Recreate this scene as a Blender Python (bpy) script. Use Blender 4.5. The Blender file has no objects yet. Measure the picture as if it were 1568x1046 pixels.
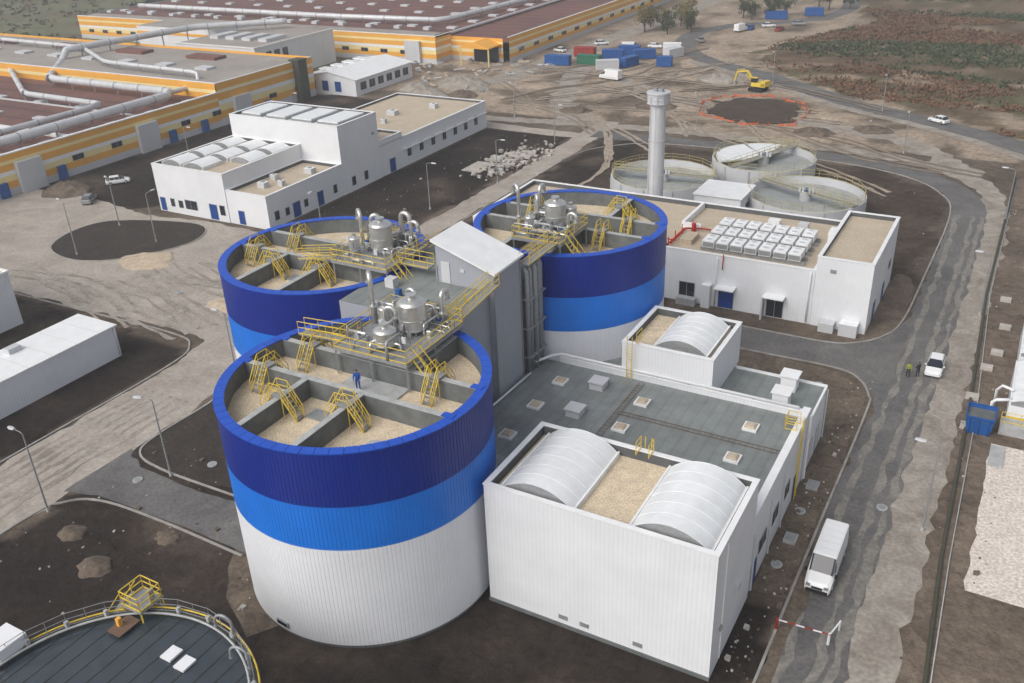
import bpy, bmesh, math, random
from mathutils import Vector, Matrix, noise
from mathutils.geometry import tessellate_polygon
random.seed(7)
R=math.radians
scene=bpy.context.scene
# ---------------------------------------------------------------- materials
def M(name,col,rough=0.7,metal=0.0,var=0.15,vs=1.5,fine=0.0,fs=20,ribs=None,bump=0.0,bs=8,col2=None,spec=0.3,contrast=.2,dist=0.0):
    m=bpy.data.materials.new(name); m.use_nodes=True; nt=m.node_tree; N=nt.nodes; L=nt.links
    b=N['Principled BSDF']; b.inputs['Roughness'].default_value=rough; b.inputs['Metallic'].default_value=metal
    b.inputs['Specular IOR Level'].default_value=spec
    tc=N.new('ShaderNodeTexCoord')
    n1=N.new('ShaderNodeTexNoise'); n1.inputs['Scale'].default_value=vs; n1.inputs['Detail'].default_value=5; n1.inputs['Roughness'].default_value=.65; n1.inputs['Distortion'].default_value=dist
    L.new(tc.outputs['Object'],n1.inputs['Vector'])
    rmp=N.new('ShaderNodeMapRange'); rmp.inputs['From Min'].default_value=.5-contrast; rmp.inputs['From Max'].default_value=.5+contrast
    rmp.inputs['To Min'].default_value=0; rmp.inputs['To Max'].default_value=1; L.new(n1.outputs['Fac'],rmp.inputs['Value'])
    mx=N.new('ShaderNodeMix'); mx.data_type='RGBA'
    c2=col2 if col2 else tuple(c*(1-var) for c in col)
    mx.inputs['A'].default_value=(*c2,1); mx.inputs['B'].default_value=(*(tuple(min(1,c*(1+var*.5)) for c in col) if not col2 else col),1)
    L.new(rmp.outputs[0],mx.inputs['Factor']); out=mx.outputs['Result']
    if fine>0:
        n2=N.new('ShaderNodeTexNoise'); n2.inputs['Scale'].default_value=fs; n2.inputs['Detail'].default_value=3
        L.new(tc.outputs['Object'],n2.inputs['Vector'])
        r2=N.new('ShaderNodeMapRange'); r2.inputs['From Min'].default_value=.3; r2.inputs['From Max'].default_value=.7
        r2.inputs['To Min'].default_value=1-fine; r2.inputs['To Max'].default_value=1+fine; L.new(n2.outputs['Fac'],r2.inputs['Value'])
        vm=N.new('ShaderNodeVectorMath'); vm.operation='SCALE'; L.new(out,vm.inputs[0]); L.new(r2.outputs[0],vm.inputs['Scale']); out=vm.outputs[0]
    hsrc=None
    if ribs:
        sp=N.new('ShaderNodeSeparateXYZ'); L.new(tc.outputs['Object'],sp.inputs[0])
        if ribs[1]=='xy':
            a=N.new('ShaderNodeMath'); a.operation='ADD'; L.new(sp.outputs[0],a.inputs[0]); L.new(sp.outputs[1],a.inputs[1]); src=a.outputs[0]
        else: src=sp.outputs['xyz'.index(ribs[1])]
        k=N.new('ShaderNodeMath'); k.operation='MULTIPLY'; k.inputs[1].default_value=2*math.pi/ribs[0]; L.new(src,k.inputs[0])
        s=N.new('ShaderNodeMath'); s.operation='SINE'; L.new(k.outputs[0],s.inputs[0])
        hsrc=s.outputs[0]
        g=N.new('ShaderNodeMapRange'); g.inputs['From Min'].default_value=-1; g.inputs['From Max'].default_value=-.6
        g.inputs['To Min'].default_value=1-ribs[2]; g.inputs['To Max'].default_value=1; L.new(hsrc,g.inputs['Value'])
        vm=N.new('ShaderNodeVectorMath'); vm.operation='SCALE'; L.new(out,vm.inputs[0]); L.new(g.outputs[0],vm.inputs['Scale']); out=vm.outputs[0]
    L.new(out,b.inputs['Base Color'])
    if bump>0 or hsrc:
        bp=N.new('ShaderNodeBump'); bp.inputs['Strength'].default_value=.6
        if hsrc:
            bp.inputs['Distance'].default_value=.008; L.new(hsrc,bp.inputs['Height'])
        else:
            n3=N.new('ShaderNodeTexNoise'); n3.inputs['Scale'].default_value=bs; n3.inputs['Detail'].default_value=4
            L.new(tc.outputs['Object'],n3.inputs['Vector']); bp.inputs['Distance'].default_value=bump; L.new(n3.outputs['Fac'],bp.inputs['Height'])
        L.new(bp.outputs[0],b.inputs['Normal'])
    return m
m_white=M('white_cladding',(.76,.775,.80),.55,var=.07,vs=.25,ribs=(.33,'xy',.07))
m_whiteplain=M('white_coping',(.80,.81,.82),.5,var=.08,vs=.8)
m_tankwhite=M('tank_white_sheet',(.75,.765,.80),.5,var=.07,vs=.2)
m_grey=M('grey_cladding',(.36,.375,.42),.55,var=.06,vs=.4,ribs=(.33,'xy',.07))
m_dblue=M('dark_blue_sheet',(.005,.023,.235),.42,var=.12,vs=.4,spec=.4)
m_lblue=M('light_blue_sheet',(.012,.175,.68),.42,var=.08,vs=.4,spec=.4)
m_rim=M('blue_rim_plate',(.014,.085,.50),.42,var=.15,vs=1,spec=.4)
m_conc=M('concrete',(.42,.43,.43),.85,var=.25,vs=1.2,fine=.08,fs=12)
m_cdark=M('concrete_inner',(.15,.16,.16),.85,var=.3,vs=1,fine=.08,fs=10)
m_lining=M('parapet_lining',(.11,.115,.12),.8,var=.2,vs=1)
m_gravel=M('roof_gravel',(.66,.55,.40),.95,var=.20,vs=1.2,fine=.35,fs=9,bump=.08,bs=9)
m_roofgrey=M('grey_roof_membrane',(.225,.245,.24),.55,var=.26,vs=.4,fine=.06,fs=6,ribs=(1.05,'x',.12))
m_steel=M('stainless_steel',(.68,.68,.66),.3,metal=.75,var=.12,vs=2)
m_galv=M('galvanised_steel',(.36,.37,.38),.5,metal=.4,var=.2,vs=3)
m_yel=M('yellow_paint',(.74,.54,.07),.5,var=.15,vs=3)
m_dyel=M('weathered_yellow_rail',(.52,.44,.18),.6,var=.2,vs=3)
m_glass=M('dark_glass',(.02,.025,.035),.1,var=.1,spec=.6)
m_sky=M('skylight_polycarbonate',(.80,.82,.83),.28,var=.10,vs=.9,spec=.5)
m_door=M('blue_door',(.015,.06,.26),.45,var=.1)
m_black=M('rubber_black',(.02,.02,.02),.8)
m_asph=M('asphalt',(.175,.168,.16),.9,col2=(.095,.093,.092),vs=.22,fine=.2,fs=3,bump=.02,bs=12,contrast=.22,dist=1)
m_graveld=M('compacted_gravel_road',(.43,.385,.335),.95,col2=(.28,.245,.21),vs=.16,fine=.14,fs=2.2,bump=.03,bs=8,dist=1.2)
m_shoulder=M('light_gravel_shoulder',(.39,.355,.31),.95,col2=(.21,.18,.15),vs=.3,fine=.18,fs=3,bump=.03,bs=8,dist=1)
m_kerb=M('concrete_kerb',(.34,.325,.30),.9,var=.35,vs=.6)
m_soil=M('soil_island',(.055,.044,.036),1,col2=(.028,.023,.020),vs=.3,fine=.3,fs=2,bump=.1,bs=3)
m_orange=M('orange_cladding',(.80,.40,.06),.6,var=.08,vs=.2)
m_cream=M('cream_cladding',(.85,.70,.34),.6,var=.08,vs=.2)
m_lgrey=M('light_grey_cladding',(.55,.56,.58),.6,var=.08,vs=.3)
m_broof=M('brown_factory_roof',(.21,.10,.08),.8,col2=(.135,.075,.065),vs=.06,fine=.12,fs=.8,ribs=(6,'y',.3))
m_groof2=M('grey_factory_roof',(.34,.31,.28),.8,var=.2,vs=.1,fine=.08,fs=1)
m_tanroof=M('tan_roof_gravel',(.50,.42,.32),.95,var=.12,vs=.4,fine=.15,fs=5)
m_silver=M('silver_duct',(.62,.63,.65),.45,metal=.2,var=.12,vs=.5)
m_red=M('red_pipe',(.42,.03,.02),.5)
m_pink=M('pink_white_gravel',(.66,.59,.53),.95,var=.15,vs=.6,fine=.3,fs=4)
m_water=M('tank_dark_cover',(.05,.065,.075),.10,col2=(.03,.04,.05),vs=.5,spec=.7,dist=1)
m_setl=M('settling_tank_floor',(.34,.36,.36),.6,var=.25,vs=.3)
m_vwhite=M('white_car_paint',(.80,.81,.82),.25,var=.03,spec=.5)
m_bluec=M('blue_container_paint',(.02,.10,.33),.5,var=.25,vs=.8)
m_redc=M('red_container_paint',(.33,.04,.03),.55,var=.25,vs=.8)
m_greenc=M('green_container_paint',(.03,.16,.10),.55,var=.25,vs=.8)
m_bark=M('bark',(.09,.07,.05),.95)
m_leafA=M('autumn_leaves',(.24,.18,.06),.8,col2=(.12,.11,.04),vs=.6)
m_leafG=M('green_leaves',(.07,.088,.035),.8,col2=(.04,.055,.025),vs=.6)
m_leafR=M('dry_shrub_red',(.19,.10,.055),.9,col2=(.11,.068,.04),vs=.1)
m_olive=M('olive_cladding',(.07,.07,.05),.6)
m_sand=M('sand_heap',(.52,.42,.31),.95,var=.2,vs=.8,fine=.15,fs=4)
m_rubble=M('rubble_concrete',(.46,.43,.39),.95,var=.3,vs=1)
m_verge=M('dirt_verge',(.20,.158,.118),1,col2=(.07,.055,.043),vs=.4,fine=.25,fs=3,bump=.1,bs=3,dist=1)
# ---------------------------------------------------------------- mesh builder
class MB:
    def __init__(s): s.v=[];s.f=[];s.mi=[];s.m=[];s.T=Matrix.Identity(4);s.sm=[]
    def mid(s,m):
        if m not in s.m: s.m.append(m)
        return s.m.index(m)
    def add(s,vs,fs,m,smooth=False):
        o=len(s.v); s.v+= [s.T@Vector(p) for p in vs]; k=s.mid(m)
        for f in fs: s.f.append([i+o for i in f]); s.mi.append(k); s.sm.append(smooth)
    def box(s,x0,y0,z0,x1,y1,z1,m,top=None):
        v=[(x0,y0,z0),(x1,y0,z0),(x1,y1,z0),(x0,y1,z0),(x0,y0,z1),(x1,y0,z1),(x1,y1,z1),(x0,y1,z1)]
        s.add(v,[(0,3,2,1),(0,1,5,4),(1,2,6,5),(2,3,7,6),(3,0,4,7)],m); s.add(v,[(4,5,6,7)],top or m)
    def cyl(s,p0,p1,r0,r1,n,m,caps=True,smooth=True):
        p0=Vector(p0);p1=Vector(p1);d=(p1-p0).normalized()
        a=d.orthogonal().normalized(); 
        if abs(d.z)>.99: a=Vector((1,0,0))
        b=d.cross(a)
        v=[];
        for p,r in((p0,r0),(p1,r1)):
            for i in range(n):
                t=2*math.pi*i/n; v.append(p+r*(math.cos(t)*a+math.sin(t)*b))
        s.add(v,[(i,(i+1)%n,n+(i+1)%n,n+i) for i in range(n)],m,smooth)
        if caps: s.add(v,[tuple(range(n-1,-1,-1)),tuple(range(n,2*n))],m)
    def bar(s,p0,p1,w,m,n=4): s.cyl(p0,p1,w*.6,w*.6,n,m,True,False)
    def tube(s,pts,r,m,n=10,closed=False,smooth=True):
        pts=[Vector(p) for p in pts]; v=[];N=len(pts); pa=None
        for i,p in enumerate(pts):
            if closed: d=pts[(i+1)%N]-pts[i-1]
            else: d=pts[min(i+1,N-1)]-pts[max(i-1,0)]
            d.normalize()
            a=Vector((0,0,1)).cross(d) if pa is None else pa-d*pa.dot(d)
            if a.length<.05: a=d.orthogonal()
            a.normalize(); pa=a; b=d.cross(a)
            for k in range(n):
                t=2*math.pi*k/n; v.append(p+r*(math.cos(t)*a+math.sin(t)*b))
        f=[]
        for i in range(N if closed else N-1):
            j=(i+1)%N
            for k in range(n): f.append((i*n+k,i*n+(k+1)%n,j*n+(k+1)%n,j*n+k))
        if not closed: f+= [tuple(range(n-1,-1,-1)),tuple(range((N-1)*n,N*n))]
        s.add(v,f,m,smooth)
    def poly(s,pts,z,m):
        tri=tessellate_polygon([[Vector((p[0],p[1],0)) for p in pts]])
        v=[(p[0],p[1],z) for p in pts]
        fs=[]
        for t in tri:
            a,b,c=[Vector(v[i]) for i in t]
            fs.append(t if (b-a).cross(c-a).z>0 else t[::-1])
        s.add(v,fs,m)
    def prism(s,pts,z0,z1,m,top=None):
        A=sum(pts[i][0]*pts[(i+1)%len(pts)][1]-pts[(i+1)%len(pts)][0]*pts[i][1] for i in range(len(pts)))
        if A<0: pts=pts[::-1]
        n=len(pts); v=[(p[0],p[1],z0) for p in pts]+[(p[0],p[1],z1) for p in pts]
        s.add(v,[(i,(i+1)%n,n+(i+1)%n,n+i) for i in range(n)],m); s.poly(pts,z1,top or m)
    def dome(s,c,r,h,m,n=20,k=5):
        v=[];f=[]
        for j in range(k):
            t=math.pi/2*j/k
            for i in range(n):
                a=2*math.pi*i/n; v.append((c[0]+r*math.cos(t)*math.cos(a),c[1]+r*math.cos(t)*math.sin(a),c[2]+h*math.sin(t)))
        v.append((c[0],c[1],c[2]+h))
        for j in range(k-1):
            for i in range(n): f.append((j*n+i,j*n+(i+1)%n,(j+1)*n+(i+1)%n,(j+1)*n+i))
        for i in range(n): f.append(((k-1)*n+i,(k-1)*n+(i+1)%n,len(v)-1))
        s.add(v,f,m,True)
    def rail(s,pts,m,h=1.1,w=.055,closed=False,sp=1.6):
        pts=[Vector(p) for p in pts]
        if closed: pts=pts+[pts[0]]
        for a,b in zip(pts,pts[1:]):
            L=(b-a).length; n=max(1,round(L/sp))
            for i in range(n+1):
                p=a.lerp(b,i/n); s.bar(p,p+Vector((0,0,h)),w,m)
            for hh in(h,h*.55): s.bar(a+Vector((0,0,hh)),b+Vector((0,0,hh)),w,m)
            s.bar(a+Vector((0,0,.08)),b+Vector((0,0,.08)),w*1.3,m)
    def finish(s,name,parent=None,bevel=0):
        if not s.v: return None
        xs=[p.x for p in s.v];ys=[p.y for p in s.v];zs=[p.z for p in s.v]
        o=Vector(((min(xs)+max(xs))/2,(min(ys)+max(ys))/2,min(zs)))
        me=bpy.data.meshes.new(name); me.from_pydata([p-o for p in s.v],[],s.f)
        for m in s.m: me.materials.append(m)
        me.polygons.foreach_set('material_index',s.mi); me.polygons.foreach_set('use_smooth',s.sm); me.update()
        ob=bpy.data.objects.new(name,me); scene.collection.objects.link(ob)
        if parent: ob.parent=parent; ob.location=o-parent.location
        else: ob.location=o
        return ob
def empty(name,loc):
    e=bpy.data.objects.new(name,None); e.location=loc; e.empty_display_size=1; scene.collection.objects.link(e); return e
def catmull(pts,n=8,closed=False):
    P=[Vector((*p,0)) if len(p)==2 else Vector(p) for p in pts];out=[];N=len(P)
    for i in range(N if closed else N-1):
        p0=P[i-1] if (closed or i>0) else P[0]; p1=P[i]; p2=P[(i+1)%N]; p3=P[(i+2)%N] if closed else P[min(i+2,N-1)]
        for k in range(n):
            t=k/n; out.append(.5*((2*p1)+(p2-p0)*t+(2*p0-5*p1+4*p2-p3)*t*t+(3*p1-p0-3*p2+p3)*t**3))
    if not closed: out.append(P[-1])
    return out
# ---------------------------------------------------------------- ground
def inside(p,poly):
    x,y=p;c=False;n=len(poly);j=n-1
    for i in range(n):
        xi,yi=poly[i];xj,yj=poly[j]
        if (yi>y)!=(yj>y) and x<(xj-xi)*(y-yi)/(yj-yi)+xi: c=not c
        j=i
    return c
soil=[[(-71,-40),(-9.5,-40),(-9.5,53),(-36,56),(-36,102),(-66,102),(-66,168),(-75,168),(-75,66),(-71,60)],
      [(-101,96),(-81,98),(-81,165),(-101,165)],[(-150,-40),(-81.5,-40),(-81.5,64),(-88,66),(-150,66)],
      [(-157,60),(-140,75),(-134,95),(-128,100),(-126,180),(-157,180)]]
midsoil=[[(-66,120),(-30,122),(-10,104),(-9,158),(-25,167),(-66,166)]]
scrub=[(30,178),(-1,193),(-16,206),(-37,219),(-60,241),(-72,262),(-66,290),(-50,325),(-66,370),(-40,470),(900,900),(900,178)]
C_dark=(.033,.0265,.0225);C_mid=(.115,.091,.071);C_tan=(.29,.232,.178);C_scr=(.15,.112,.075);C_scr2=(.085,.095,.045);C_brn=(.145,.115,.09);C_far=(.13,.135,.08)
def lerp(a,b,t): return tuple(x+(y-x)*t for x,y in zip(a,b))
def gcol(x,y):
    n1=noise.noise(Vector((x*.15,y*.15,0)));n2=noise.noise(Vector((x*.15,y*.15,7)));n3=noise.fractal(Vector((x*.03,y*.03,3)),1,2,4)
    n4=noise.fractal(Vector((x*.09,y*.09,9)),1,2,4)
    p=(x+n1*2,y+n2*2)
    c=C_mid
    if y>178 or x<-160: c=C_tan
    if x>-1: c=C_brn
    if x<-160 and y<420: c=C_far
    for s in midsoil:
        if inside(p,s): c=(.066,.051,.040)
    for s in soil:
        if inside(p,s): c=lerp(C_dark,(.075,.058,.045),max(0,min(1,(n4-.25)*2)))
    if y>178 and n4<-.1: c=lerp(c,(.17,.135,.10),min(1,(-n4-.1)*3))
    pj=(x+n1*6,y+n2*6)
    if inside(pj,scrub):
        c=lerp(C_scr,C_scr2,min(1,max(0,.5+n3*1.8)))
        if n4>.15: c=lerp(c,(.25,.20,.15),min(1,(n4-.15)*3))
        if y>230: c=lerp(c,(.125,.08,.055),.4)
    elif y>400: c=lerp(C_far,C_tan,.5+.5*n3)
    if x<-150 and y>430: c=lerp((.11,.12,.065),(.18,.15,.11),.5+n3)
    k=1+.35*n4+.2*n3
    return tuple(max(.008,a*k) for a in c)
def axis(lo,hi,c0,c1,st):
    a=[];x=c0
    while x<=c1: a.append(x); x+=st
    s=st;x=a[-1]
    while x<hi: s*=1.12; x+=s; a.append(x)
    s=st;x=c0;b=[]
    while x>lo: s*=1.12; x-=s; b.append(x)
    return b[::-1]+a
gx=axis(-2500,2500,-165,20,1.2); gy=axis(-600,4000,10,270,1.2)
vs=[(x,y,0) for y in gy for x in gx]; nx=len(gx)
fs=[(j*nx+i,j*nx+i+1,(j+1)*nx+i+1,(j+1)*nx+i) for j in range(len(gy)-1) for i in range(nx-1)]
me=bpy.data.meshes.new('ground'); me.from_pydata(vs,[],fs)
at=me.color_attributes.new('soil','FLOAT_COLOR','POINT'); buf=[]
for v in vs: buf+= [*gcol(v[0],v[1]),1]
at.data.foreach_set('color',buf); me.update()
g=bpy.data.objects.new('ground',me); scene.collection.objects.link(g)
mg=bpy.data.materials.new('earth');mg.use_nodes=True;nt=mg.node_tree;N=nt.nodes;L=nt.links;b=N['Principled BSDF'];b.inputs['Roughness'].default_value=1;b.inputs['Specular IOR Level'].default_value=.1
a=N.new('ShaderNodeAttribute');a.attribute_name='soil';tc=N.new('ShaderNodeTexCoord')
prev=a.outputs['Color']
for sc,am in((.12,.25),(.9,.36),(6,.28)):
    n=N.new('ShaderNodeTexNoise');n.inputs['Scale'].default_value=sc;n.inputs['Detail'].default_value=6;n.inputs['Roughness'].default_value=.7;n.inputs['Distortion'].default_value=.6;L.new(tc.outputs['Object'],n.inputs['Vector'])
    r_=N.new('ShaderNodeMapRange');r_.inputs['From Min'].default_value=.3;r_.inputs['From Max'].default_value=.7;r_.inputs['To Min'].default_value=1-am;r_.inputs['To Max'].default_value=1+am*1.1;L.new(n.outputs['Fac'],r_.inputs['Value'])
    v=N.new('ShaderNodeVectorMath');v.operation='SCALE';L.new(prev,v.inputs[0]);L.new(r_.outputs[0],v.inputs['Scale']);prev=v.outputs[0]
L.new(prev,b.inputs['Base Color'])
n=N.new('ShaderNodeTexNoise');n.inputs['Scale'].default_value=1.5;n.inputs['Detail'].default_value=6;L.new(tc.outputs['Object'],n.inputs['Vector'])
bp=N.new('ShaderNodeBump');bp.inputs['Distance'].default_value=.25;bp.inputs['Strength'].default_value=.7;L.new(n.outputs['Fac'],bp.inputs['Height']);L.new(bp.outputs[0],b.inputs['Normal'])
me.materials.append(mg)
# ---------------------------------------------------------------- roads
def ribbon(name,pts,w,m,z,kerb=None,jit=0.0):
    P=catmull(pts,8); B=MB(); l=[];r=[]
    Q=[P[0]]
    for p in P[1:]:
        d=(p-Q[-1]); k=max(1,int(d.length/1.0)); a=Q[-1].copy()
        for i in range(1,k+1): Q.append(a+d*i/k)
    P=Q
    for i,p in enumerate(P):
        d=(P[min(i+1,len(P)-1)]-P[max(i-1,0)]).normalized(); n=Vector((-d.y,d.x,0))
        ww=w(i/len(P)) if callable(w) else w
        j1=jit*(noise.noise(p*.35)+.6*noise.noise(p*1.1)); j2=jit*(noise.noise(p*.35+Vector((9,9,9)))+.6*noise.noise(p*1.1+Vector((5,2,1))))
        l.append(p+n*(ww/2+j1)); r.append(p-n*(ww/2+j2))
    n=len(P); B.add([(p.x,p.y,z) for p in l]+[(p.x,p.y,z) for p in r],[(n+i,n+i+1,i+1,i) for i in range(n-1)],m)
    return B.finish(name)
def kerb(pts,name='kerb',h=.12,w=.2,closed=False,sm=True):
    P=catmull(pts,6,closed) if sm else [Vector((*p,0)) for p in pts]; B=MB();n=len(P);v=[]
    for i,p in enumerate(P):
        a=P[(i+1)%n] if closed else P[min(i+1,n-1)]; c=P[i-1] if closed else P[max(i-1,0)]
        d=(a-c).normalized(); nn=Vector((-d.y,d.x,0))*w/2
        v+=[(p.x+nn.x,p.y+nn.y,0),(p.x+nn.x,p.y+nn.y,h),(p.x-nn.x,p.y-nn.y,h),(p.x-nn.x,p.y-nn.y,0)]
    f=[]
    for i in range(n if closed else n-1):
        j=(i+1)%n
        for k in range(3): f.append((i*4+k,j*4+k,j*4+k+1,i*4+k+1))
    B.add(v,f,m_kerb); B.finish(name)
def sheet(name,pts,z,m,sm=True,jit=0):
    P=[(p.x,p.y) for p in catmull(pts,6,True)] if sm else pts
    if jit:
        Q=[]
        for i,p in enumerate(P):
            q=P[(i+1)%len(P)];L=math.hypot(q[0]-p[0],q[1]-p[1]);k=max(1,int(L/1.0))
            for j in range(k):
                x=p[0]+(q[0]-p[0])*j/k;y=p[1]+(q[1]-p[1])*j/k
                Q.append((x+jit*noise.noise(Vector((x*.5,y*.5,1))),y+jit*noise.noise(Vector((x*.5,y*.5,8)))))
        P=Q
    B=MB(); B.poly(P,z,m); return B.finish(name)
sheet('gravel_yard',[(-80,62),(-82,66),(-86,68),(-106,67),(-121,67),(-140,70),(-175,60),(-182,92),(-150,99),(-126,97),(-114,98.5),(-101,98.5),(-90,101),(-79,104),(-76,80)],.010,m_graveld,True,.8)
ribbon('gravel_road',[(-76,-40),(-76,20),(-76,45),(-76.5,58),(-78,68),(-78.5,90),(-78,140),(-78.5,172),(-79,180)],lambda t: 10 if t<.42 else max(4.6,10-(t-.42)*60),m_graveld,.018,jit=.6)
sheet('asphalt_road',[(-71.5,47),(-68,45.2),(-60,45),(-50,45.5),(-50,40.5),(-60,40.6),(-68,40.2),(-71.5,39)],.028,m_asph,False,.3)
isl=[(-128,80),(-131,87),(-128,93),(-114,97),(-109,91),(-113,82),(-120,78)]
sheet('soil_island',isl,.04,m_soil);kerb(isl,closed=True)
sheet('soil_island',[(-71,47.2),(-71,58),(-74,64),(-75,70),(-74,74),(-68,66),(-56,50),(-60,46),(-68,46)],.036,m_soil)
kerb([(-50,46),(-58,45.8),(-66,45.8),(-70,46.8),(-71,50),(-71,58),(-74,64),(-75.4,72),(-75.6,90)])
kerb([(-50,40),(-60,40.2),(-67,39.8),(-70,38),(-71,34),(-71,10)])
kerb([(-81.2,10),(-81.2,40),(-81.3,60),(-83,65.5),(-88,67),(-105,66.6),(-130,66)])
ap=[(-39.85+12.3*math.cos(R(a)),45.1+12.0*math.sin(R(a))) for a in range(150,262,8)]+[(-39.85+9*math.cos(R(a)),45.1+9*math.sin(R(a))) for a in range(262,150,-8)]
sheet('dirt_verge',ap,.016,m_verge,False,.5)
ribbon('light_gravel_shoulder',[(-2.6,-30),(-2.8,60),(-2.6,125),(-2.7,149),(-5,162),(-13,171),(-25,175.5),(-50,177.5),(-75,177),(-107,173)],3.8,m_shoulder,.014,jit=.9)
ribbon('asphalt_road',[(-6.7,-30),(-6.6,64),(-6.2,90),(-6.0,125),(-6.2,148),(-9,158.5),(-15.5,166),(-25,170),(-40,171.5),(-60,170.5),(-78,170)],4.9,m_asph,.024,jit=.6)
m_dust=M('dusty_wheel_path',(.27,.25,.22),.95,col2=(.15,.145,.135),vs=.5,fine=.2,fs=3,dist=1.5)
for o in(-1.35,.75,1.9): ribbon('dusty_wheel_path',[(-6.7+o,-30),(-6.6+o,64),(-6.2+o,90),(-6.0+o,125),(-6.2+o,148)],.6,m_dust,.029,jit=.5)
sheet('light_gravel_shoulder',[(-9.1,30),(-9.1,64),(-8.2,63),(-7.9,56),(-8.3,48),(-8.2,30)],.033,m_verge,True,.5)
sheet('asphalt_road',[(-8,84),(-9.2,88),(-11,91.4),(-14,92.6),(-36,92.6),(-37,97.6),(-16,97.8),(-12.6,99),(-10.2,102),(-9,107),(-8,110)],.030,m_asph,False,.2)
ribbon('gravel_road',[(-78,167.5),(-90,167.5),(-104,168.5),(-125,170)],4,m_graveld,.012,jit=.5)
kerb([(-9.2,20),(-9.2,60),(-9.1,84),(-9.5,88),(-11.2,91.2),(-14,92.4),(-22,92.4),(-34,92.4)])
kerb([(-34,97.9),(-24,97.9),(-16,98),(-12.8,99.3),(-10.4,102.3),(-9.2,107),(-8.8,120),(-8.7,148),(-11.5,157.5),(-17,163.6),(-26,167.3),(-40,168.8),(-62,168),(-70,164),(-75,156),(-75.6,140),(-75.6,110)])
sheet('dirt_verge',[(-13.5,80.5),(-10,82),(-9.7,87),(-12,90.5),(-15,91.8),(-26,91.8),(-26,83),(-20,80.5)],.012,m_verge,True,.6)
sheet('dirt_verge',[(-12,55),(-9.6,55),(-9.5,70),(-9.6,80),(-12,80)],.014,m_verge,False,.4)
sheet('dirt_verge',[(-12.4,101),(-9.6,105),(-9.4,118),(-12.3,120)],.014,m_verge,True,.4)
FR=[(30,160),(-1,189),(-16,201),(-37,214),(-60,234),(-82,250),(-94,268),(-98,290),(-90,308),(-78,316),(-66,335),(-66,365),(-80,420)]
ribbon('asphalt_road',FR,6.0,m_asph,.03,jit=.4)
ribbon('light_gravel_shoulder',[(x-2.6,y-3.6) for x,y in FR[:6]],2.6,m_shoulder,.034,jit=.5)
ribbon('gravel_road',[(-122,205),(-121,235),(-117,320),(-112,420),(-100,600)],8,m_shoulder,.02,jit=1)
ribbon('gravel_road',[(-85,178),(-95,190),(-105,215),(-112,240)],6,m_shoulder,.016,jit=2)
ribbon('gravel_road',[(-8,168),(-20,185),(-45,195),(-75,205),(-100,225)],5,m_shoulder,.018,jit=2)
mt=M('wheel_track',(.36,.30,.24),1,var=.3,vs=.5,fine=.2,fs=3); mt2=M('wheel_track_dark',(.20,.16,.122),1,col2=(.26,.21,.16),vs=.5,fine=.2,fs=3)
for k in range(38):
    x=random.uniform(-125,-15);y=random.uniform(180,238);a=random.uniform(-.5,1.1);pts=[]
    for i in range(5):
        pts.append((x,y));a+=random.uniform(-.4,.4);x+=14*math.cos(a);y+=14*math.sin(a)
    pts=[p for p in pts if not inside((p[0],p[1]+5),scrub)]
    if len(pts)<3: continue
    for o in(0,2.1): ribbon('wheel_track',[(p[0],p[1]+o) for p in pts],.7,mt2 if k%2 else mt,.040+.004*k+o*.0005,jit=.5)
for k in range(18):
    x=random.uniform(-130,-85);y=random.uniform(68,98)
    pts=[(x,y),(x+10,y+random.uniform(-3,3)),(x+22,y-2+random.uniform(-4,4)),(x+32,y-6)]
    pts=[p for p in pts if not inside(p,[(-134,77),(-134,98),(-106,98),(-106,77)]) and p[0]<-76]
    if len(pts)<3: continue
    for o in(0,1.9): ribbon('wheel_track',[(p[0],p[1]+o) for p in pts],.5,m_shoulder,.042+.003*k+o*.0004,jit=.4)
for k in range(6):
    x=-79.5+k*1.25;ribbon('wheel_track',[(x,-10),(x+.3,20),(x-.2,40),(x,56)],.45,m_shoulder,.024+.003*k,jit=.5)
sheet('gravel_patch',[(2.2,62),(2.2,84),(16,84),(16,62)],.02,m_pink,False,.5)
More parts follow.
